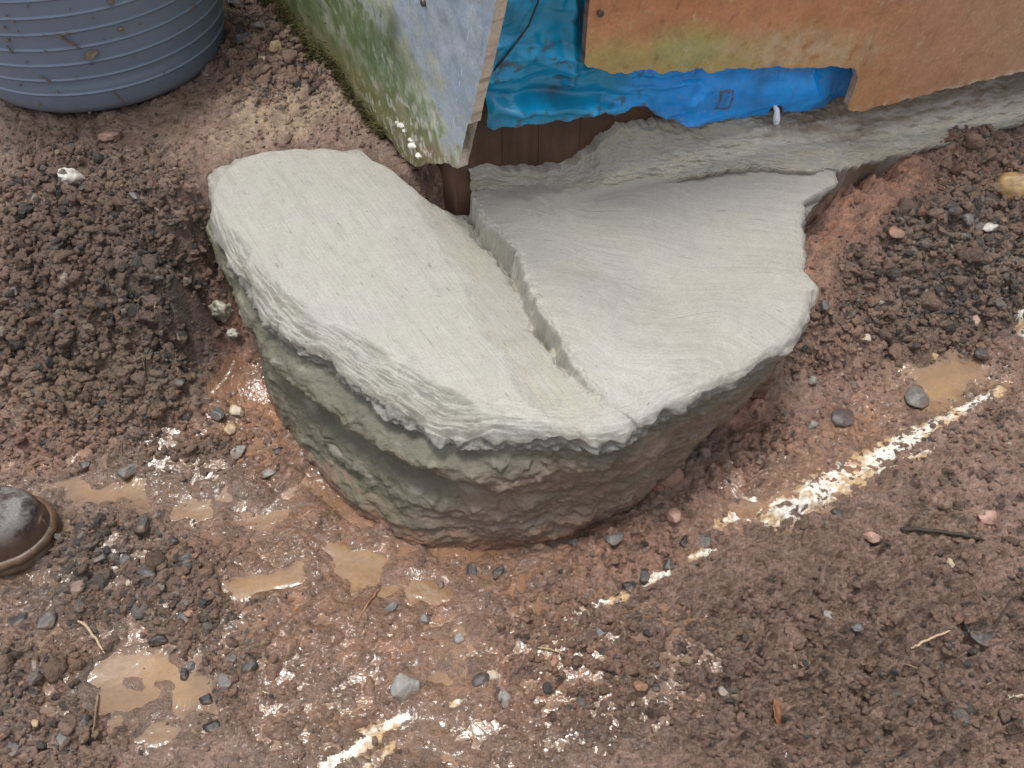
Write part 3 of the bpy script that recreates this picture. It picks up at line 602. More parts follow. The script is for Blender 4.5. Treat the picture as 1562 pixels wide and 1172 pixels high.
# lump of mortar splashed on the cut clay left of the footing
def stone_verts(seed, sub=2, planes=11, rough=.05, squash=(1, .85, .65)):
    bm = bmesh.new(); bmesh.ops.create_icosphere(bm, subdivisions=sub, radius=1)
    d = np.array([v.co[:] for v in bm.verts]); d /= np.linalg.norm(d, axis=1)[:, None]; f = np.array([[v.index for v in q.verts] for q in bm.faces]); bm.free()
    r_ = np.random.default_rng(seed); nn = r_.normal(size=(planes, 3)); nn /= np.linalg.norm(nn, axis=1)[:, None]; dd = r_.uniform(.62, 1.0, planes)
    q = d @ nn.T; rad = np.min(np.where(q > .05, dd / np.maximum(q, .05), 1.25), axis=1); rad = np.minimum(rad, 1.2)
    rad = rad + rough * (perlin(d[:, 0] * 2.3 + seed, d[:, 1] * 2.3 + d[:, 2] * 1.7, seed) + .5 * perlin(d[:, 0] * 5 + seed, d[:, 1] * 5 - d[:, 2] * 4, seed + 1))
    return d * rad[:, None] * np.array(squash), f

# ------------------------------------------------------------------ shed walls
def loft_panel(name, wall, bottom, shift, ztop, ns, off, thick, mat, colf, dispf, parent=None, rag=.0012, nrow=150, zdense=.62, origin=None):
    b = resample(bottom, ns); s = np.linspace(0, 1, ns); arc = np.r_[0, np.cumsum(np.hypot(*np.diff(b, axis=0).T))]
    b[:, 1] += rag * fbm(arc / .028, arc * 0 + 2.2, 301, 5, .6); b[:, 0] += rag * .06 * fbm(arc / .01, arc * 0 + 8.2, 305, 4, .65)
    t = np.r_[np.linspace(0, 1, nrow), 1.6, 2.4, 3.4]; zz = b[:, 1][:, None] + (np.minimum(t, 1) * (zdense - b[:, 1][:, None])) + np.maximum(t - 1, 0) / 2.4 * (ztop - zdense)
    uu = b[:, 0][:, None] + np.interp(s, [0, 1], shift)[:, None] * np.minimum(zz - b[:, 1][:, None], .34)
    Sg = np.broadcast_to(s[:, None], uu.shape)
    dsp = dispf(uu, zz); Fv = wxyz(uu, zz, off + thick + dsp, wall); Bv = wxyz(uu, zz, off + dsp * .98, wall)
    n, m = uu.shape; cF = colf(uu, zz, False, Sg); cE = colf(uu, zz, True, Sg)
    # ring strips joining front and back get their own vertices so the broken edge keeps its own colour
    loop = np.r_[[i * m for i in range(n)], [(n - 1) * m + j for j in range(1, m)], [i * m + m - 1 for i in range(n - 2, -1, -1)], [j for j in range(m - 2, 0, -1)]]
    Fv2, Bv2 = Fv.reshape(-1, 3), Bv.reshape(-1, 3); N = n * m; k = len(loop)
    VV = np.vstack([Fv2, Bv2, Fv2[loop], Bv2[loop]]); CCo = np.vstack([cF.reshape(-1, 3), cE.reshape(-1, 3), cE.reshape(-1, 3)[loop], cE.reshape(-1, 3)[loop]])
    g = gridfaces(n, m); i = np.arange(k); side = np.stack([2 * N + (i + 1) % k, 2 * N + i, 2 * N + k + i, 2 * N + k + (i + 1) % k], 1)
    if wall == 'L': g = g[:, ::-1]; side = side[:, ::-1]
    return mesh(name, VV, [g, (g + N)[:, ::-1], side], mat, parent, {'Col': np.clip(CCo, .005, .95)}, origin=origin)
def pix(u, z, off, w):
    p = wxyz(u, z, np.full(np.shape(u), off), w); a, b, d = proj(p[..., 0], p[..., 1], p[..., 2]); return np.where(d > .15, a, 0), np.where(d > .15, b, -3000)

# timber core with planks
w1 = []
bm = bmesh.new()
def prism(bm, pts, z0, z1):
    lo = [bm.verts.new((*p, z0)) for p in pts]; hi = [bm.verts.new((*p, z1)) for p in pts]; n = len(pts)
    bm.faces.new(hi); bm.faces.new(lo[::-1])
    for i in range(n): bm.faces.new((lo[i], lo[(i + 1) % n], hi[(i + 1) % n], hi[i]))
def bobj(name, bm, mat, parent=None, smooth=False, origin=None):
    bmesh.ops.recalc_face_normals(bm, faces=bm.faces[:]); me = bpy.data.meshes.new(name); 
    if origin is not None: bmesh.ops.translate(bm, vec=[-v for v in origin], verts=bm.verts[:])
    bm.to_mesh(me); bm.free(); me.materials.append(mat)
    for p in me.polygons: p.use_smooth = smooth
    o = link(name, me, parent)
    if origin is not None: o.location = origin
    return o
SW = empty('shed_wall', (C0[0], C0[1], 0)); tag(SW, 'dark brown timber shed wall showing below the blue sheet', 'shed wall')
org = np.array([C0[0], C0[1], 0])
def wq(u0, u1, o0, o1, w): d, n = WALL[w]; return [C0 + d * u0 + n * o0, C0 + d * u1 + n * o0, C0 + d * u1 + n * o1, C0 + d * u0 + n * o1]
def wall_box(name, u0, u1, o0, o1, z0, z1, w, mat, bev=.0006):
    bm = bmesh.new(); prism(bm, [tuple(p - C0) for p in wq(u0, u1, o0, o1, w)], z0, min(z1, 0.92))
    bmesh.ops.bevel(bm, geom=bm.edges[:], offset=bev, segments=1, affect='EDGES'); return bobj(name, bm, mat, SW)
wall_box('corner_post', -.012, .055, -.075, -.012, .08, 2.0, 'R', M['wood'])
u = .0556
for k in range(14):
    w_ = [.052, .06, .047, .066, .12, .12][k] if k < 6 else .12
    wall_box('plank', u, u + w_ - .0001, -.045, -.014 + .0005 * ((k * 7) % 3 - 1), .12, 2.0, 'R', M['wood']); u += w_
u = .07
for k in range(11):
    wall_box('plank', u, u + .117, -.045, -.014 + .003 * ((k * 5) % 3 - 1), .12, 2.0, 'L', M['wood']); u += .12

# blue plastic sheet
SO = .006
BS = [(740, 190), (752, 193), (770, 187), (800, 185), (830, 183), (860, 178), (885, 172), (903, 164), (913, 160), (922, 166), (935, 170), (944, 167), (953, 162), (968, 160), (985, 161), (997, 170), (1015, 178), (1040, 186), (1060, 187), (1100, 183), (1140, 177), (1167, 172), (1169, 162), (1175, 156), (1185, 157), (1191, 166), (1215, 166), (1250, 163), (1300, 156), (1350, 152), (1400, 146), (1450, 136), (1500, 128), (1562, 119), (1750, 85), (2000, 40)]
bs = np.array([wuz(px, py, SO, 'R') for px, py in BS])
def crease(q, c, w): return np.exp(-((q - c) / w) ** 2)
def sheet_disp(u, z):
    px, py = pix(u, z, SO, 'R'); up = np.clip(py, -200, 400)
    n = fbm(u / .09, z / .06, 311, 4); r1 = 1 - np.abs(fbm(u / .20 + .3 * n, z / .07, 315, 2)); r2 = 1 - np.abs(fbm((u + z * .6) / .10, (z - u * .3) / .16, 319, 2))
    calm = 1 - .75 * ss(1010, 1120, px); d = .004 * n * calm + (.008 * r1 ** 3 + .007 * r2 ** 4) * calm
    lx = 1 - ss(900, 1010, px)
    d += .016 * crease(py, 158 + .02 * (px - 750), 9) * lx * ss(730, 770, px) - .006 * crease(py, 140, 7) * lx + .008 * crease(px, 872 - .06 * py, 9) * (py < 125) + .006 * crease(px, 800 - .1 * py, 16)
    d += .013 * crease(py, 140 - .02 * (px - 1100), 24) * ss(960, 1040, px) * (1 - ss(1240, 1300, px)) - .014 * ss(1230, 1290, px) * (1 - ss(1310, 1330, px))
    return np.where(py < 60, d * .8, d) * ss(-600, -60, py) - .012 * ss(1290, 1330, px) - .010 * ss(870, 900, px) * (1 - ss(60, 105, py))
def sheet_col(u, z, edge, s):
    px, py = pix(u, z, SO, 'R'); n = fbm(u / .05, z / .05, 321, 4); n2 = fbm(u / .012, z / .012, 323, 4)
    teal = np.array([.004, .30, .54]); blue = np.array([.0, .32, .92]); c = L(np.broadcast_to(teal, u.shape + (3,)), blue, np.clip(ss(880, 1040, px) + .2 * n, 0, 1))
    c = c * (1 + .3 * n)[..., None]
    grime = np.clip((n2 + n - .55) * 1.5, 0, .75) * (1 - .7 * ss(960, 1060, px)); c = L(c, np.array([.055, .075, .06]), grime)
    c = L(c, np.array([.05, .055, .05]), np.clip(crease(px, 845 + 15 * n, 22) * crease(py, 137, 12) * .8, 0, 1))
    # small grimy rectangle printed on the sheet
    qx = np.abs(px - 1099 - .12 * (147 - py)); qy = np.abs(py - 147)
    ring = (np.maximum(qx / 11.5, qy / 17) < 1) & (np.maximum(qx / 7, qy / 11.5) > 1); dash = (qx < 3.2) & (qy < 9)
    c = L(c, np.array([.09, .075, .06]), np.where(ring, .75 + .2 * n2, np.where(dash, .4, 0.)).clip(0, 1))
    wsc = np.clip((n2 - .75) * 4, 0, 1) * ss(1000, 1040, px) * .5; c = L(c, np.array([.35, .45, .6]), wsc)
    e = np.clip(1 - (z - np.interp(s, np.linspace(0, 1, 200), resample(bs, 200)[:, 1])) / .006, 0, 1) * np.clip(.5 + n2, 0, 1); c = L(c, np.array([.12, .10, .075]), e * .7)
    return c
o = loft_panel('plastic_sheet', 'R', bs, (0, 0), 0.92, 900, SO, .0015, M['sheet'], sheet_col, sheet_disp, rag=.003, nrow=170, origin=org)
tag(o, 'crinkled bright blue plastic sheet with torn lower edge behind the boards', 'plastic sheet')

# orange board on the right-hand wall
OO = .040
BO = [(886, 92), (890, 97), (915, 100), (930, 106), (950, 106), (970, 101), (1000, 103), (1040, 103), (1060, 98), (1080, 102), (1130, 98), (1180, 96), (1250, 97), (1290, 97), (1299, 102), (1303, 115), (1300, 130), (1294, 143), (1287, 154), (1290, 163), (1312, 162), (1350, 152), (1400, 139), (1450, 128), (1500, 116), (1562, 101), (1700, 72), (2000, 10)]
bo = np.array([wuz(px, py, OO, 'R') for px, py in BO])
tl = wuz(893, 0, OO, 'R'); sl = (tl[0] - bo[0][0]) / (tl[1] - bo[0][1])
def or_col(u, z, edge, s):
    px, py = pix(u, z, OO, 'R'); n = fbm(u / .08, z / .08, 331, 5); n2 = fbm(u / .02, z / .02, 333, 4, .65); n3_ = fbm(u / .006, z / .006, 335, 3, .6)
    c = np.broadcast_to(np.array([.54, .255, .125]), u.shape + (3,)); c = L(c, np.array([.46, .20, .085]), np.clip(.35 + n, 0, .8))
    c = L(c, np.array([.50, .32, .205]), ss(1200, 1600, px) * .75)
    g = np.clip((1 - ss(1060, 1400, px + 80 * n)) * ss(20, 62, py + 22 * n), 0, 1); c = L(c, np.array([.43, .345, .125]), g * .85)
    c = L(c, np.array([.36, .37, .14]), np.clip(crease(px, 1040, 90) * crease(py, 70, 26) * (.6 + n), 0, .8))
    c = L(c, np.array([.56, .43, .27]), np.clip(crease(px, 1220, 110) * crease(py, 70, 28) * (.7 + .8 * n2), 0, .8))
    c = L(c, np.array([.55, .43, .27]), np.clip((n3_ * .6 + .7 * n2 + .3 * n - .55) * 1.5, 0, .6)); c = L(c, np.array([.20, .08, .04]), np.clip((-n2 - .75) * 1.5, 0, .4))
    zb_ = np.interp(s, np.linspace(0, 1, 400), resample(bo, 400)[:, 1]); e = np.clip(1 - (z - zb_) / .010, 0, 1) * np.clip(.35 + n2, 0, 1) * ss(1290, 1330, px); c = L(c, np.array([.62, .52, .40]), e)
    if edge: c = L(np.broadcast_to(np.array([.30, .18, .12]), u.shape + (3,)), np.array([.12, .05, .035]), np.clip(.5 + n2, 0, 1)); c = L(c, np.array([.52, .42, .33]), ss(1280, 1292, px) * .8)
    return c
o = loft_panel('cladding_board', 'R', bo, (sl, 0), 0.92, 900, OO, .011, M['orange'], or_col, lambda u, z: .0012 * fbm(u / .1, z / .1, 337, 3), rag=.0034, origin=org)
ORB = tag(o, 'orange painted board with a notched broken lower edge over the blue sheet', 'board')
# grey mossy board on the left-hand wall
LO = .016
BL = [(395, -30), (440, 22), (470, 62), (488, 86), (505, 100), (524, 106), (540, 128), (560, 162), (585, 188), (608, 208), (622, 232), (648, 250), (668, 244), (690, 242), (706, 250), (715, 251), (715, 232), (709, 212), (706, 196), (704, 183), (718, 187), (733, 186)]
bl = np.array([wuz(px, py, LO, 'L') for px, py in BL]); bl = np.vstack([[1.4, .245], [.95, .245], bl])
tr = wuz(776, 0, LO, 'L'); slL = (tr[0] - bl[-1][0]) / (tr[1] - bl[-1][1])
def gr_col(u, z, edge, s):
    px, py = pix(u, z, LO, 'L'); n = fbm(u / .05, z / .05, 341, 5, .6); n2 = fbm(u / .014, z / .02, 343, 4, .65); n3_ = fbm(u / .004, z / .006, 345, 3)
    c = np.broadcast_to(np.array([.34, .43, .52]), u.shape + (3,)); c = L(c, np.array([.43, .49, .54]), np.clip(.3 + n, 0, .7))
    # bare cream and algae left of a slanting line
    bd = px - (600 + .52 * py) + 42 * n + 14 * n2; bare = 1 - ss(-14, 30, bd)
    c = L(c, np.array([.50, .52, .41]), bare * .95)
    alg = np.clip(bare * (1 - ss(-60, 5, bd + 30 * n2)) * (.85 + .9 * n), 0, .95); c = L(c, np.array([.15, .21, .075]), alg)
    c = L(c, np.array([.07, .135, .05]), np.clip(crease(px - .48 * py, 560, 36) * crease(py, 85, 55) * (.75 + n2), 0, .9))
    c = L(c, np.array([.09, .11, .055]), np.clip(crease(px, 612, 9) * crease(py, 45, 28), 0, .7))
    d = px - (395 + (py + 20) * 1.0); c = L(c, np.array([.20, .17, .06]), np.clip((1 - ss(10, 75, d + 24 * n)) * .8 * ss(-60, 60, py), 0, .9))
    c = L(c, np.array([.27, .15, .08]), np.clip(crease(px, 668, 24) * crease(py, 226, 14) * (.8 + n2), 0, .8)); c = L(c, np.array([.62, .61, .56]), np.clip((n2 + .4 * n3_ - .25) * 2.0, 0, .9) * bare * ss(60, 190, py))
    if edge: c = L(np.broadcast_to(np.array([.60, .53, .43]), u.shape + (3,)), np.array([.22, .15, .10]), np.clip(-.1 + .9 * fbm(z / .012, u / .012 + 3, 351, 3), 0, 1))
    return c
o = loft_panel('cladding_board', 'L', bl, (0, slL), 0.92, 900, LO, .013, M['board'], gr_col, lambda u, z: .0015 * fbm(u / .06, z / .06, 347, 3) - .0012 * np.clip(fbm(u / .012, z / .012, 349, 3), -1, 1) * 0, rag=.0042, origin=org)
GRB = tag(o, 'blue grey board with green algae and ragged mossy edge at shed corner', 'board')
# moss along the lower edge of that board
V_, F_, Cc = [], [], []
mb = resample(np.array([wuz(px, py, LO, 'L') for px, py in [(380, -45), (440, 22), (488, 86), (524, 106), (560, 162), (600, 205)]]), 400)
for k in range(9500):
    i = int(RNG.integers(0, 399)); f = i / 399; wd = .060 * (1 - .75 * f) * (.5 + .5 * math.sin(i * .13) ** 2 + .25)
    du = RNG.normal() * .004; dz = abs(RNG.normal()) * wd * .55 - .004
    c0 = wxyz(np.array(mb[i, 0] + du - dz * .15), np.array(mb[i, 1] + dz), np.array(LO + .013 + abs(RNG.normal()) * .006 * (1 - f * .5)), 'L')
    dr = RNG.normal(size=3); dr /= np.linalg.norm(dr); dr = dr * .6 + np.array([nL[0], nL[1], .5]) * .6; sd = np.cross(dr, RNG.normal(size=3)); sd /= np.linalg.norm(sd); l = RNG.uniform(.003, .0075)
    b0 = len(V_); V_ += [c0 - sd * .0008, c0 + sd * .0008, c0 + dr * l * .6 + sd * .001, c0 + dr * l]; F_ += [[b0, b0 + 1, b0 + 2, b0 + 3]]
o = mesh('moss', np.array(V_) - org, np.array(F_), M['moss'], GRB); o['kind'] = 'stuff'
# white crusty flakes on the tip of the board
for k, (px, py, s_) in enumerate([(613, 191, .006), (606, 187, .004), (631, 222, .007), (640, 237, .006), (627, 213, .005), (617, 199, .004)]):
    u, z = wuz(px, py, LO + .014, 'L'); v, f = stone_verts(500 + k, 3, 9, .12, (1, .9, .45)); p = wxyz(np.array(u), np.array(z), np.array(LO + .014), 'L')
    mesh('flake', v * s_ + p - org, f, M['white'], GRB, smooth=False)
def screw(px, py, off, w, parent, r=.004):
    u, z = wuz(px, py, off, w); d, n = WALL[w]; c0 = wxyz(np.array(u), np.array(z), np.array(off), w) - org; n3_ = np.array([n[0], n[1], 0])
    V, Fq, cp = tube([c0 - n3_ * .004, c0 + n3_ * .0015, c0 + n3_ * .003, c0 + n3_ * .0036], [r * .6, r * .95, r, r * .55], 12); mesh('screw', V, [Fq, cp], M['metal'], parent)
screw(915, 20, OO + .012, 'R', ORB); screw(1270, -30, OO + .012, 'R', ORB); screw(647, 4, LO + .014, 'L', GRB, .0045)
# cords hanging in front of the blue sheet
def cord(pts, off, r, label):
    q = resample(np.array([np.r_[wuz(px, py, off, 'R'), o_] for px, py, o_ in pts]), 40); w_ = wxyz(q[:, 0], q[:, 1], q[:, 2], 'R'); V, Fq, cp = tube(w_, r, 8)
    tag(mesh('cord', V, [Fq, cp], M['cord'], origin=w_[0]), label, 'cord')
cord([(825, -40, .024), (822, 0, .024), (806, 40, .024), (782, 75, .022), (762, 105, .018), (752, 122, .012)], .024, .0011, 'thin dark cord slanting down the blue sheet beside the grey board')
cord([(880, -40, .026), (882, 0, .026), (885, 30, .026), (889, 55, .026), (890, 72, .02)], .026, .0009, 'short dark cord hanging against the left end of the orange board')
# white plastic scrap in the tear
p = [wuz(px, py, .02, 'R') for px, py in [(1184, 160), (1184, 168), (1181, 177), (1180, 186)]]; w_ = np.array([wxyz(np.array(u), np.array(z), np.array(o_), 'R') for (u, z), o_ in zip(p, (.012, .022, .026, .027))])
V, Fq, cp = tube(resample(w_, 14), np.interp(np.linspace(0, 1, 14), [0, .3, .75, .95, 1], [.002, .0034, .0052, .0045, .002]), 12); tag(mesh('plastic_scrap', V, [Fq, cp], M['clear'], origin=w_[0]), 'small white plastic scrap poking through a tear in the blue sheet', 'scrap')

# ------------------------------------------------------------------ grey tub
tc = np.array([-.688, 1.312]); tz = float(np.median(gz(tc[0] + .19 * np.cos(np.linspace(-2.6, .3, 30)), tc[1] + .19 * np.sin(np.linspace(-2.6, .3, 30))))) + .003
prof = [(0, .004), (.10, .003), (.160, .002), (.183, .0)]
for a in np.linspace(0, PI / 2, 9)[1:]: prof.append((.183 + .015 * math.sin(a), .020 - .020 * math.cos(a)))
h = .030
R_ = lambda h: .1965 + .125 * h
while h < .36:
    ph = (h - .034) % .0245
    prof.append((R_(h) + .0022 * math.exp(-((ph - .004) / .0016) ** 2) + .0004 * math.sin(h * 90), h)); h += .0006 if ph < .0085 else .004
prof += [(R_(.36) + .010, .362), (R_(.36) + .013, .368), (R_(.36) + .010, .374), (R_(.36) - .004, .374), (R_(.36) - .005, .36), (R_(.05) - .005, .05), (.165, .012), (0, .010)]
prof = np.array(prof); NS = 260; tt = np.linspace(0, 2 * PI, NS, endpoint=False)
rr2 = prof[:, 0][None] + .0018 * np.sin(2 * tt + .6)[:, None] * (prof[:, 1][None] > .05) + .001 * np.sin(5 * tt)[:, None] * np.clip(prof[:, 1][None] * 5, 0, 1)
V = np.stack([rr2 * np.cos(tt)[:, None], rr2 * np.sin(tt)[:, None], np.broadcast_to(prof[:, 1][None], rr2.shape)], -1)
TUB = empty('tub', (tc[0], tc[1], tz)); tag(TUB, 'large blue grey plastic tub with raised rings standing on the muddy bank', 'tub')
mesh('body', V.reshape(-1, 3), gridfaces(NS, len(prof), True), M['tub'], TUB)
def on_tub(px, py, lift=.0015):
    r = ray(px, py); best = None
    for t in np.linspace(.9, 1.9, 3000):
        p = r * t; hh = H + p[2] - tz
        if hh < .36 and np.hypot(*(p[:2] - tc)) < R_(max(hh, .03)) + lift: return np.array([p[0], p[1], H + p[2]])
    return None
k = 0
for px, py, s_ in [(20, 33, .0025), (6, 42, .003), (12, 62, .0032), (40, 10, .0026), (66, 55, .002), (183, 45, .0042), (142, 28, .002), (214, 37, .0022), (140, 97, .0026), (115, 118, .002), (173, 140, .0025), (256, 158, .0022), (40, 95, .0022), (69, 78, .0022), (290, 76, .0018), (137, 172, .0026), (107, 15, .0018), (250, 110, .002), (30, 130, .002), (205, 88, .0018), (88, 140, .0022), (160, 60, .0018), (168, 3, .005), (26, 48, .002), (10, 24, .002), (230, 20, .0018), (310, 30, .0016), (60, 160, .0022)]:
    q = on_tub(px, py)
    if q is None: continue
    v, f = stone_verts(600 + k, 2, 9, .08); k += 1
    mesh('mud_speck', v * s_ + q - np.array([tc[0], tc[1], tz]), f, M['mud'], TUB)
def strand(name, pts, r, mat, label, cat, n=7):
    pts = np.array(pts); q = resample(pts, 24); q = q + .0012 * np.stack([perlin(np.arange(24) * .35, np.full(24, 3.1 + len(label) + a), 7) for a in range(3)], 1)
    V, Fq, cp = tube(q, np.interp(np.linspace(0, 1, 24), [0, .15, .8, 1], [r * .6, r, r * .9, r * .35]), n); return tag(mesh(name, V, [Fq, cp], mat, origin=q[0]), label, cat)
for a, b, r, lab in [((84, 52), (124, 75), .0016, 'longest dry straw stuck slanting on the side of the tub'), ((88, 55), (108, 50), .0012, 'short straw stuck across the top of the long straw on the tub'), ((60, 116), (79, 126), .0013, 'forked scrap of straw stuck on the tub near its left edge'), ((172, 139), (192, 160), .0009, 'thin straw fibre stuck low on the tub near its base'), ((10, 70), (21, 82), .0012, 'short brown straw stuck on the tub at the left photo edge'), ((290, 20), (298, 4), .0012, 'dark bit of straw stuck high on the right side of the tub')]:
    pts = [on_tub(lerp(a[0], b[0], t), lerp(a[1], b[1], t), .002) for t in np.linspace(0, 1, 5)]
    if all(p is not None for p in pts): strand('straw', pts, r, M['straw_dull'], lab, 'straw')
# crumpled leaf scrap on the tub
def leaf(name, c0, L_, W_, yaw, pitch, mat, label, roll=0.0):
    i = np.linspace(0, 1, 26); j = np.linspace(-1, 1, 11); I, J_ = np.meshgrid(i, j, indexing='ij'); w = np.sin(PI * I ** .8) ** .8 * W_ * (1 + .12 * perlin(I * 9, J_ * 0 + 2.3, 3))
    x = (I - .5) * L_; y = J_ * w; z = .22 * W_ * np.abs(J_) ** 1.3 + .12 * L_ * (I - .5) ** 2 * 3 + .0012 * perlin(I * 7, J_ * 3, 5)
    top = np.stack([x, y, z], -1).reshape(-1, 3); bot = top - [0, 0, .0007]; g = gridfaces(26, 11); N = len(top)
    loop = np.r_[np.arange(26) * 11, 25 * 11 + np.arange(1, 11), (np.arange(24, -1, -1)) * 11 + 10, np.arange(9, 0, -1)]; k_ = len(loop); q = np.arange(k_)
    sd = np.stack([loop[(q + 1) % k_], loop[q], loop[q] + N, loop[(q + 1) % k_] + N], 1)
    from mathutils import Euler
    o = mesh(name, np.vstack([top, bot]), [g, (g + N)[:, ::-1], sd], mat, origin=None); o.location = c0; o.rotation_euler = Euler((roll, pitch, yaw)); return tag(o, label, 'leaf')
q = on_tub(139, 84, .003)
leaf('dry_leaf', q, .024, .0055, .5, -.3, M['straw_dull'], 'curled dry leaf scrap stuck on the front of the tub', 1.0)
q = G(1183, 1094); leaf('dry_leaf', q + [0, 0, .010], .034, .0105, math.radians(115), -.5, M['leaf'], 'brown dead leaf half buried in mud at the bottom of the photo', .5)

# ------------------------------------------------------------------ boot
BT = G(60, 830); by0 = .491; bz = .004
BOOT = empty('work_boot', (-.567, .500, bz)); tag(BOOT, 'muddy scuffed leather work boot with brown welt stepping in from the left', 'boot')
BOOT.rotation_euler[2] = math.radians(4)
def outline(s): # half width of the sole at s metres behind the toe
    return np.interp(s, [0, .004, .012, .025, .045, .075, .11, .15, .20, .24, .265, .277, .282], [0, .017, .029, .040, .048, .052, .050, .043, .037, .036, .033, .022, 0])
sB = np.r_[np.linspace(0, .05, 44) ** 1.0, np.linspace(.055, .282, 48)]; sB[:12] = np.linspace(0, 1, 12) ** 2 * sB[12]
def ring(s, yh, z): return np.stack([-s, yh, z], -1)
def shell(rows): return np.stack(rows, 1)
def loop_outline(grow):
    w = outline(sB) ; up = np.stack([-(sB - 0), w], 1); dn = np.stack([-sB[::-1], -w[::-1]], 1); lp = np.vstack([up, dn[1:-1]])
    cen = np.array([-.14, 0]); dirv = lp - cen; t = np.roll(lp, -1, 0) - np.roll(lp, 1, 0); nrm = np.stack([-t[:, 1], t[:, 0]], 1); nrm /= np.linalg.norm(nrm, axis=1)[:, None] + 1e-9
    sg = np.sign((nrm * dirv).sum(1))[:, None]; return lp + nrm * sg * grow
zs_ = [(0, 0), (.001, .0), (.004, .006), (.0035, .012), (.0, .014), (.0, .016), (.0045, .018), (.0055, .022), (.004, .027), (.001, .029), (-.006, .029)]
rows = [np.c_[loop_outline(g), np.full(len(loop_outline(0)), z)] for g, z in zs_]; V = shell(rows); nL_ = V.shape[0]
lo = np.array([[-.14, 0, 0.0]]); hi = np.array([[-.14, 0, .029]]); VV = np.vstack([V.reshape(-1, 3), lo, hi]); m = len(zs_)
capL = np.array([[i * m, ((i + 1) % nL_) * m, nL_ * m] for i in range(nL_)]); capH = np.array([[((i + 1) % nL_) * m + m - 1, i * m + m - 1, nL_ * m + 1] for i in range(nL_)])
mesh('sole', VV, [gridfaces(nL_, m, True), capL, capH], M['sole'], BOOT)
# upper: cross-sections from toe to heel
st = np.linspace(0, 1, 90); sL = .0015 + .2745 * (1 - np.cos(st * PI / 2)) ; aa = np.linspace(0, PI, 41)
hgt_ = np.interp(sL, [.004, .008, .015, .03, .05, .075, .10, .13, .16, .20, .24, .265, .276], [.024, .038, .048, .057, .060, .062, .072, .098, .13, .15, .15, .14, .11])
w_ = np.maximum(outline(sL) - .0015, .001); w_[0] = .0004; hgt_[0] = .001
rows = []
for s0, h0, w0 in zip(sL, hgt_, w_):
    cx_ = np.sign(np.cos(aa)) * np.abs(np.cos(aa)) ** .75 * w0; cz = .024 + h0 * np.sin(aa) ** .8
    nar = 1 - .35 * np.clip((cz - .09) / .09, 0, 1); rows.append(np.stack([np.full(41, -s0), cx_ * nar, cz], -1))
V = np.array(rows); V[..., 2] += .0016 * fbm(V[..., 0] / .03, V[..., 1] / .03, 401, 3); mesh('upper', V.reshape(-1, 3), gridfaces(90, 41)[:, ::-1], M['leather'], BOOT)
# toe-cap seam and shaft
i0 = 62
for k_, i0 in enumerate((50, 53)):
    q = V[i0] + np.array([0, 0, .0008]); Vt, Fq, cp = tube(q, .0009, 6); mesh('seam', Vt, [Fq, cp], M['cord'], BOOT)
rows = []
for z0, rx, ry, xo in [(.11, .052, .036, -.215), (.15, .050, .040, -.222), (.20, .052, .044, -.226), (.25, .056, .048, -.228), (.262, .059, .051, -.228), (.268, .056, .048, -.228), (.262, .052, .044, -.228), (.15, .045, .035, -.224)]:
    a = np.linspace(0, 2 * PI, 48, endpoint=False); rows.append(np.stack([xo + rx * np.cos(a), ry * np.sin(a), np.full(48, z0)], -1))
V2 = np.stack(rows, 1); mesh('shaft', V2.reshape(-1, 3), gridfaces(48, len(rows), True), M['leather'], BOOT)
for k_ in range(5):
    i0 = 64 + k_ * 3; z0 = V[i0, 20, 2]; x0 = V[i0, 20, 0]; ww = .02
    q = np.stack([np.full(9, x0), np.linspace(-ww, ww, 9), z0 + .004 - 9 * np.linspace(-ww, ww, 9) ** 2], -1); Vt, Fq, cp = tube(q, .0022, 8); mesh('lace', Vt, [Fq, cp], M['straw_dull'], BOOT)

# ------------------------------------------------------------------ loose gravel and clods (beyond counting)
VAR2 = [stone_verts(100 + k, 2, 12, .07, (1, RNG.uniform(.7, 1), RNG.uniform(.5, .85))) for k in range(16)]
VAR1 = [stone_verts(140 + k, 1, 10, .05, (1, RNG.uniform(.7, 1), RNG.uniform(.5, .85))) for k in range(12)]
NC = 42000
cx = RNG.uniform(-1.02, 1.12, NC * 6); cy = .2 + 1.45 * RNG.uniform(0, 1, NC * 6) ** 1.15
ii = np.clip(np.searchsorted(xs, cx) - 1, 0, nx - 1); jj = np.clip(np.searchsorted(ys, cy) - 1, 0, ny - 1)
dens = (clod[ii, jj] ** 1.5) * .85 + .05; dens = dens * np.where((PX[ii, jj] > 950) & (PY[ii, jj] > 700), .45, 1)
outsl = rg[ii, jj] > np.maximum(rtop, rbase)[ii, jj] + .004
du_ = (np.stack([cx, cy], 1) - C0); inshed = ((du_ @ dR > -.03) & (du_ @ nR < .03) & (du_ @ dL > -.3) & (du_ @ nL < .03))
intub = np.hypot(cx - tc[0], cy - tc[1]) < .20
inboot = (np.abs(cy - .49) < .06) & (cx < -.565)
inw = np.zeros(len(cx), bool)
ppx, ppy = PX[ii, jj], PY[ii, jj]
for (bx, by, rx, ry, ang_) in PUD: inw |= ((ppx - bx) / rx) ** 2 + ((ppy - by) / ry) ** 2 < .9
sel = (RNG.uniform(0, 1, len(cx)) < dens) & outsl & ~inshed & ~intub & ~inboot & ~inw; cx, cy, ii, jj = cx[sel][:NC], cy[sel][:NC], ii[sel][:NC], jj[sel][:NC]
n = len(cx); cl = clod[ii, jj]; size = .0020 + .0056 * RNG.uniform(0, 1, n) ** 2.2 * (.3 + .7 * cl) + .0055 * (RNG.uniform(0, 1, n) > .94) * cl
czz = gz(cx, cy) + size * np.where(PY[ii, jj] > 700, -.22, .02)
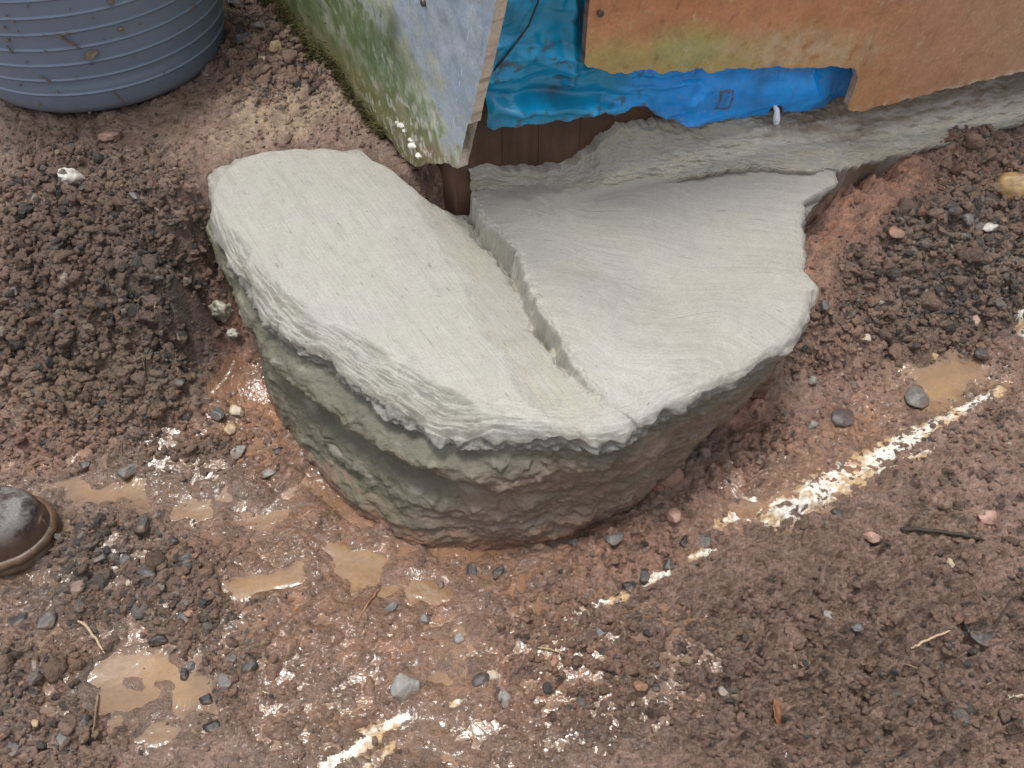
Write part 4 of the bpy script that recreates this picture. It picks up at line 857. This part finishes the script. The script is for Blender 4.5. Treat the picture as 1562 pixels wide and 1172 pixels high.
pal = np.array([[.20, .128, .086], [.245, .152, .108], [.14, .092, .066], [.078, .068, .060], [.055, .050, .046], [.24, .14, .10], [.28, .20, .13], [.17, .145, .125], [.40, .33, .27]])
pw = np.array([.34, .27, .20, .05, .022, .055, .03, .025, .006]); pi = RNG.choice(len(pal), n, p=pw / pw.sum()); g_ = grey[ii, jj]
swap = RNG.uniform(0, 1, n) < g_ * .30; pi = np.where(swap, RNG.choice([3, 4, 7, 2], n), pi)
ccol = pal[pi] * RNG.uniform(.7, 1.25, (n, 1)) * (1 - .4 * soil_dark[ii, jj])[:, None]; ccol = np.where((pi < 3)[:, None], lerp(ccol, gc[ii, jj], .6), ccol)
def scatter(vars_, mask):
    Vs, Fs, Cs = [], [], []; b0 = 0; idx = np.where(mask)[0]; vk = RNG.integers(0, len(vars_), len(idx))
    for k, (v, f) in enumerate(vars_):
        q = idx[vk == k]
        if not len(q): continue
        A_ = RNG.normal(size=(len(q), 4)); A_ /= np.linalg.norm(A_, axis=1)[:, None]; A_[:, 1:3] *= .55; A_ /= np.linalg.norm(A_, axis=1)[:, None]; w, x, y, z = A_.T
        Rm = np.stack([1 - 2 * (y * y + z * z), 2 * (x * y - z * w), 2 * (x * z + y * w), 2 * (x * y + z * w), 1 - 2 * (x * x + z * z), 2 * (y * z - x * w), 2 * (x * z - y * w), 2 * (y * z + x * w), 1 - 2 * (x * x + y * y)], -1).reshape(-1, 3, 3)
        vv = np.einsum('nij,vj->nvi', Rm, v) * size[q][:, None, None] + np.stack([cx[q], cy[q], czz[q]], -1)[:, None]
        Fs.append((f[None] + (np.arange(len(q)) * len(v))[:, None, None]).reshape(-1, 3) + b0); Vs.append(vv.reshape(-1, 3)); Cs.append(np.repeat(ccol[q], len(v), 0)); b0 += len(q) * len(v)
    return np.vstack(Vs), np.vstack(Fs), np.vstack(Cs)
mudc = (pi < 3) & (RNG.uniform(0, 1, n) < .9); size = np.where(mudc, size * RNG.choice([.7, 1.0, 1.35], n, p=[.45, .35, .2]), size); big = (size > .0052) & ~mudc
def clod_verts(k):
    v, f = stone_verts(1160 + k, 3, 13, .16, (1, RNG.uniform(.65, 1), RNG.uniform(.5, .8))); q = v * 3.1 + k
    return v * (1 + .20 * perlin(q[:, 0] + q[:, 2] * .6, q[:, 1] - q[:, 2] * .8, 5 + k) + .13 * perlin(q[:, 0] * 2.3 - q[:, 2] * 1.9, q[:, 1] * 2.3 + q[:, 2], 9 + k))[:, None], f
CLV = [clod_verts(k) for k in range(16)]
CLS = [(v, f) for v, f in (stone_verts(1260 + k, 2, 12, .2, (1, RNG.uniform(.65, 1), RNG.uniform(.5, .8))) for k in range(12))]
mb_ = size > .0058; vm, fm, cm_ = scatter(CLV, mudc & mb_); vq, fq, cq_ = scatter(CLS, mudc & ~mb_); fm = np.vstack([fm, fq + len(vm)]); vm = np.vstack([vm, vq]); cm_ = np.vstack([cm_, cq_]); o = mesh('mud', vm, fm, M['clod'], attrs={'Col': cm_}, smooth=True); tag(o, kind='stuff')
v1, f1, c1 = scatter(VAR2, big); v2, f2, c2 = scatter(VAR1, ~big & ~mudc)
o = mesh('gravel', np.vstack([v1, v2]), np.vstack([f1, f2 + len(v1)]), M['clod'], attrs={'Col': np.vstack([c1, c2])}, smooth=False); tag(o, kind='stuff')

# ------------------------------------------------------------------ stones one can single out
CO = dict(white=(.50, .48, .44), blue=(.098, .098, .10), dark=(.055, .051, .048), grey=(.155, .148, .138), pale=(.235, .228, .208), pink=(.36, .215, .165), tan=(.42, .30, .17), cream=(.50, .42, .31), red=(.24, .075, .06), brown=(.17, .105, .08), purple=(.075, .06, .06), ochre=(.33, .215, .09), black=(.022, .021, .020), clay=(.28, .145, .09))
ST = [(110, 276, 40, 'white', .8, 'rough white lump of stone on the bank below the tub'), (206, 302, 17, 'blue', .8, 'round blue grey pebble on the bank right of the white lump'), (25, 446, 19, 'blue', .9, 'blue grey stone by itself on the bank at the left photo edge'),
      (372, 66, 28, 'blue', .8, 'dark blue grey stone beside the right edge of the tub'), (396, 43, 24, 'pale', .8, 'pale grey stone above the dark one beside the tub'), (349, 46, 26, 'clay', .8, 'orange tinted stone touching the right side of the tub'), (421, 74, 24, 'tan', .7, 'angular yellow tan stone between the tub and the mossy board'), (400, 93, 17, 'cream', .8, 'small cream pebble below the dark stone beside the tub'), (172, 213, 38, 'pink', .7, 'squarish pinkish brown stone in the shade under the front of the tub'), (362, 10, 30, 'dark', .7, 'dark wet stone at the top photo edge beside the tub'), (425, 45, 26, 'brown', .8, 'brownish stone leaning near the mossy board at the top'),
      (618, 1047, 48, 'pale', .55, 'large flat pale grey stone set in smooth red mud'), (596, 928, 20, 'grey', .8, 'round grey pebble in red clay below the ochre puddle'), (647, 945, 17, 'grey', .7, 'smaller grey pebble to the right of the round one in red clay'), (700, 974, 19, 'pale', .7, 'pale grey pebble at the edge of the muddy rivulet'), (672, 893, 13, 'brown', .8, 'small dark brown pebble at the edge of the ochre puddle'),
      (940, 822, 32, 'grey', .7, 'grey stone at the right of the footing among dark gravel'), (823, 832, 19, 'tan', .8, 'orange tan pebble touching the foot of the footing'), (1000, 746, 22, 'red', .8, 'dark red stone against the right foot of the footing'), (1026, 733, 44, 'clay', .3, 'thin reddish clay slab leaning near the right foot of the footing'), (1030, 790, 28, 'pink', .8, 'pinkish stone in front of the leaning clay slab'), (878, 830, 22, 'dark', .7, 'dark wet stone just below the front of the footing'), (903, 826, 18, 'brown', .5, 'thin shiny brown stone below the front of the footing'),
      (1483, 490, 25, 'pink', .85, 'round pink stone at the lower edge of the gravel heap'), (1320, 518, 16, 'cream', .8, 'small pale pink pebble on crumbly red soil right of the footing'), (1508, 351, 22, 'white', .6, 'bright white chip in the grey gravel heap'), (1494, 542, 23, 'dark', .8, 'dark rounded stone above the chalk line at far right'), (1257, 469, 21, 'blue', .8, 'blue grey pebble against the right edge of the footing'), (1238, 583, 16, 'pale', .8, 'pale pebble in red clay, upper of two right of the footing'), (1239, 651, 18, 'pale', .9, 'rounded pale pebble in red clay, lower of two right of the footing'), (1284, 640, 38, 'purple', .4, 'flat dark purple stone lying in the red clay trench'), (1302, 592, 18, 'blue', .6, 'bluish pebble in reddish soil above the purple stone'), (1398, 610, 40, 'grey', .6, 'crumbly pale grey lump beside the small brown puddle'), (1425, 545, 14, 'tan', .8, 'small tan pebble beside the small brown puddle'),
      (1552, 292, 58, 'ochre', .8, 'big ochre stone on the gravel heap at the right photo edge'), (1362, 358, 26, 'clay', .7, 'reddish stone on the gravel beside the clay cut'), (1450, 320, 30, 'dark', .8, 'dark grey stone near the top of the gravel heap'), (1476, 338, 24, 'grey', .8, 'mid grey stone beside the dark one on the gravel heap'),
      (1506, 790, 32, 'pink', .4, 'flat pink stone pressed in mud below the chalk line'), (1330, 822, 24, 'pink', .7, 'pinkish pebble under the wide part of the chalk line'), (1450, 863, 18, 'cream', .7, 'pale pink pebble in brown mud below the dark twig'), (1262, 941, 20, 'pale', .6, 'pale grey pebble in brown mud right of centre'), (1308, 958, 20, 'blue', .6, 'dark bluish pebble to the right of the pale one in mud'), (1496, 974, 30, 'dark', .5, 'dark block shaped stone near the pale straw'), (1275, 785, 24, 'dark', .7, 'dark stone at the lower edge of the wide chalk line'), (1075, 825, 30, 'dark', .8, 'dark stone in the gap of the chalk line'), (1045, 828, 22, 'black', .8, 'black stone at the left of the gap in the chalk line'),
      (975, 1047, 21, 'clay', .8, 'reddish orange pebble in mud beside a black one'), (998, 1047, 17, 'black', .8, 'black pebble touching the reddish orange one in mud'), (914, 965, 25, 'blue', .7, 'blue grey faceted stone under the broken end of the chalk line'), (735, 1038, 26, 'purple', .7, 'dark brown angular stone near the muddy rivulet'), (752, 1030, 20, 'cream', .7, 'cream stone touching the dark angular stone by the rivulet'), (845, 1010, 24, 'clay', .6, 'orange stone pressed in the mud at lower centre'), (770, 1065, 28, 'pale', .5, 'pale wet stone in the shallow water near the bottom'),
      (194, 720, 30, 'grey', .7, 'grey angular stone standing in the upper left puddle'), (130, 712, 22, 'dark', .8, 'dark pebble at the edge of the upper left puddle'), (215, 800, 30, 'dark', .6, 'dark slaty stone on the mud right of the boot'), (263, 828, 24, 'dark', .7, 'dark angular stone above the gravel patch right of the boot'), (283, 852, 20, 'blue', .7, 'bluish black stone at the right side of the gravel patch'), (222, 876, 34, 'dark', .6, 'largest dark flat stone in the gravel patch below the boot'), (195, 858, 26, 'blue', .7, 'dark blue grey stone in the middle of the gravel patch'), (150, 850, 30, 'dark', .5, 'flat dark stone at the upper left of the gravel patch'), (118, 895, 28, 'brown', .7, 'brown stone at the lower left of the gravel patch'), (198, 888, 13, 'cream', .8, 'tiny cream pebble among the dark gravel below the boot'), (292, 936, 20, 'clay', .7, 'orange red pebble below the small ochre puddle'), (280, 942, 24, 'dark', .7, 'dark stone beside the orange red pebble'),
      (68, 950, 34, 'dark', .5, 'dark slate piece at the left edge below the boot'), (28, 948, 30, 'dark', .5, 'dark slate piece cut by the left photo edge'), (242, 978, 26, 'black', .8, 'black stone at the top edge of the large glossy puddle'), (282, 1030, 20, 'black', .8, 'black stone at the right end of the large glossy puddle'), (290, 1018, 15, 'blue', .7, 'small blue black stone at the right end of the large puddle'), (380, 1018, 24, 'dark', .6, 'dark stone in brown mud right of the large puddle'), (316, 1068, 24, 'black', .7, 'black stone below the right end of the large puddle'), (345, 1042, 30, 'grey', .5, 'flat grey stone in mud right of the large puddle'), (130, 1103, 24, 'dark', .6, 'dark angular stone left of the thin upright straw'), (100, 1126, 26, 'grey', .5, 'grey flat stone at the lower left corner'), (322, 1110, 26, 'black', .6, 'black stone at the bottom left of the wet mud'), (54, 1104, 14, 'tan', .8, 'small tan pebble in the gravel at the lower left corner'), (20, 1140, 30, 'dark', .7, 'dark stone in the bottom left corner'),
      (424, 688, 14, 'black', .8, 'shiny oval black pebble beside the lower left flank of the footing'), (408, 724, 20, 'pale', .7, 'pale grey pebble in wet clay by the left flank of the footing'), (360, 628, 26, 'cream', .7, 'cream pebble in the dark cluster left of the footing'), (332, 634, 24, 'blue', .7, 'blue grey stone in the dark cluster left of the footing'), (352, 655, 24, 'tan', .7, 'tan stone at the bottom of the dark cluster left of the footing'), (362, 690, 30, 'pale', .5, 'pale wet flat stone below the dark cluster left of the footing'), (270, 585, 30, 'black', .7, 'black clod at the foot of the left bank beside the clay cut'), (276, 515, 30, 'black', .7, 'black clod higher on the left bank beside the clay cut'), (720, 873, 26, 'dark', .5, 'dark slaty stone below the middle of the footing'), (760, 873, 22, 'dark', .6, 'dark stone right of the slaty one below the footing'), (960, 895, 22, 'black', .6, 'black slate chip at the broken chalk end'), (985, 880, 26, 'black', .5, 'long black slate chip lying along the broken chalk line'), (1020, 862, 20, 'dark', .7, 'dark pebble between two white chalk patches')]
def stone(px, py, s_, key, sq, label, k):
    q = G(px, py); mm = (H - q[2]) / -ray(px, py)[2] / F; r = s_ * mm * .50
    v, f = stone_verts(700 + k * 3, 4, 12 + k % 5, .10 if key == 'white' else .06, (1.05, .82, .78 * sq)); a = (k * 2.4) % (2 * PI); c, s2 = math.cos(a), math.sin(a)
    v = v @ np.array([[c, s2, 0], [-s2, c, 0], [0, 0, 1]]); c_ = np.array(CO[key])
    if abs(sq - .3) < .01: v = v @ np.array([[1, 0, 0], [0, .6, .8], [0, -.8, .6]])
    v = v * r; v[:, 2] += r * (.30 if py < 520 or px > 1200 else .10)
    cc = c_ * (1 + .25 * perlin(v[:, 0] / r * 1.6 + k, v[:, 1] / r * 1.6, 9))[:, None]
    return tag(mesh('stone', v, f, M['stone'], attrs={'Col': np.clip(cc, .005, .9)}, origin=None, smooth=k % 3 != 0), label, 'stone', 'loose stones lying in the mud'), q
for k, (px, py, s_, key, sq, lab) in enumerate(ST):
    o, q = stone(px, py, s_, key, sq, lab, k); o.location = q
# small splashes of mortar on the cut clay
for k, (px, py, s_, lab) in enumerate([(341, 475, 34, 'larger pale splash of mortar on the cut clay left of the footing'), (357, 512, 18, 'smaller pale splash of mortar below the larger one on cut clay'), (470, 690, 26, 'pale mortar lump at the lower left foot of the footing')]):
    q = G(px, py); mm = (H - q[2]) / -ray(px, py)[2] / F; v, f = stone_verts(900 + k, 4, 14, .22, (1, .7, .9)); v = v * s_ * mm * .55
    col = np.tile(np.array([[.40, .39, .31]]), (len(v), 1)); o = mesh('mortar_lump', v, f, M['stone'], attrs={'Col': col}); o.location = q; tag(o, lab, 'mortar lump', 'mortar splashes by the footing')
# ------------------------------------------------------------------ twigs, straw, rootlets
def lay(pix_, lift): return [G(a, b) + np.array([0, 0, l]) for (a, b), l in zip(pix_, lift)]
strand('twig', lay([(1372, 808), (1400, 811), (1440, 815), (1475, 821), (1500, 825)], (.002, .004, .005, .004, .001)), .0028, M['twig'], 'dark twig lying in mud below the chalk line', 'twig')
strand('straw', lay([(1387, 991), (1415, 978), (1446, 966)], (.004, .006, .006)), .0015, M['straw'], 'short pale straight straw lying on dark mud at right', 'straw')
strand('straw', lay([(1350, 1008), (1385, 1018), (1425, 1032)], (.003, .005, .004)), .0008, M['straw_dull'], 'thin brownish straw lying under the pale straight straw', 'straw')
strand('straw', lay([(118, 948), (135, 958), (152, 982), (163, 1000)], (.003, .009, .007, .003)), .0016, M['straw'], 'bent pale straw above the large glossy puddle', 'straw')
strand('straw', lay([(152, 1060), (149, 1085), (147, 1110), (142, 1132)], (.003, .005, .005, .003)), .0012, M['straw_dull'], 'thin upright brown straw left of the large glossy puddle', 'straw')
strand('straw', lay([(820, 990), (840, 993), (860, 999)], (.003, .004, .003)), .0008, M['straw'], 'tiny straw in the mud at lower centre', 'straw')
strand('twig', lay([(1502, 980), (1540, 915), (1556, 912)], (.003, .006, .003)), .0012, M['twig'], 'thin bent twig at the right photo edge beside a dark stone', 'twig')
strand('root', lay([(545, 950), (560, 925), (582, 895)], (.002, .003, .002)), .0013, M['leaf'], 'thin red root lying in red clay below the ochre puddle', 'root')
RT = [([(168, 390), (165, 410), (158, 430)], 'reddish rootlet hanging high on the left bank'), ([(150, 455), (147, 480), (140, 500), (134, 518)], 'long reddish rootlet hanging down the middle of the left bank'), ([(213, 455), (216, 475), (214, 490)], 'forked rootlet hanging from the dark overhang of the left bank'), ([(205, 460), (214, 470), (222, 462), (232, 470)], 'pale curled rootlet on the dark overhang of the left bank'), ([(235, 455), (243, 470), (240, 480), (250, 476)], 'thin looping rootlet right of the forked one on the bank'), ([(205, 545), (212, 560), (222, 552), (225, 575)], 'pale rootlet in the loose clods at the foot of the bank')]
for k, (pp, lab) in enumerate(RT):
    strand('rootlet', lay(pp, [.003] + [.012] * (len(pp) - 2) + [.009]), .0008 if k else .0007, M['root'] if k < 3 else M['straw_dull'], lab, 'rootlet')

# ------------------------------------------------------------------ light, sky, camera
w = bpy.data.worlds.new('World'); scene.world = w; w.use_nodes = True; nt = w.node_tree; bg = nt.nodes['Background']
sky = nt.nodes.new('ShaderNodeTexSky'); sky.sky_type = 'NISHITA'; sky.sun_disc = False
S_EL, S_AZ = math.radians(83), math.radians(-58)            # azimuth measured from +Y towards +X
sky.sun_elevation = S_EL; sky.sun_rotation = S_AZ; sky.air_density = 1.0; sky.dust_density = 4.0; sky.ozone_density = 1.0
hs = nt.nodes.new('ShaderNodeHueSaturation'); hs.inputs['Saturation'].default_value = .3
nt.links.new(sky.outputs[0], hs.inputs['Color']); nt.links.new(hs.outputs[0], bg.inputs[0]); bg.inputs[1].default_value = .125
sd = bpy.data.lights.new('sun', 'SUN'); sd.energy = 1.3; sd.angle = math.radians(13); sd.color = (1, .97, .92)
so = bpy.data.objects.new('sun', sd); COL.objects.link(so)
from mathutils import Vector
sv = Vector((math.cos(S_EL) * math.sin(S_AZ), math.cos(S_EL) * math.cos(S_AZ), math.sin(S_EL))); so.rotation_euler = (-sv).to_track_quat('-Z', 'Y').to_euler(); so.location = sv * 5
cam = bpy.data.cameras.new('camera'); co_ = bpy.data.objects.new('camera', cam); COL.objects.link(co_); scene.camera = co_
co_.location = (0, 0, H); co_.rotation_euler = (PI / 2 - PITCH, 0, 0); cam.sensor_width = 36; cam.lens = F / 1562 * 36; cam.clip_start = .02; cam.clip_end = 1000
vs = scene.view_settings; vs.view_transform = 'Standard'; vs.look = 'None'; vs.exposure = 0.74; vs.gamma = 1; vs.use_curve_mapping = False
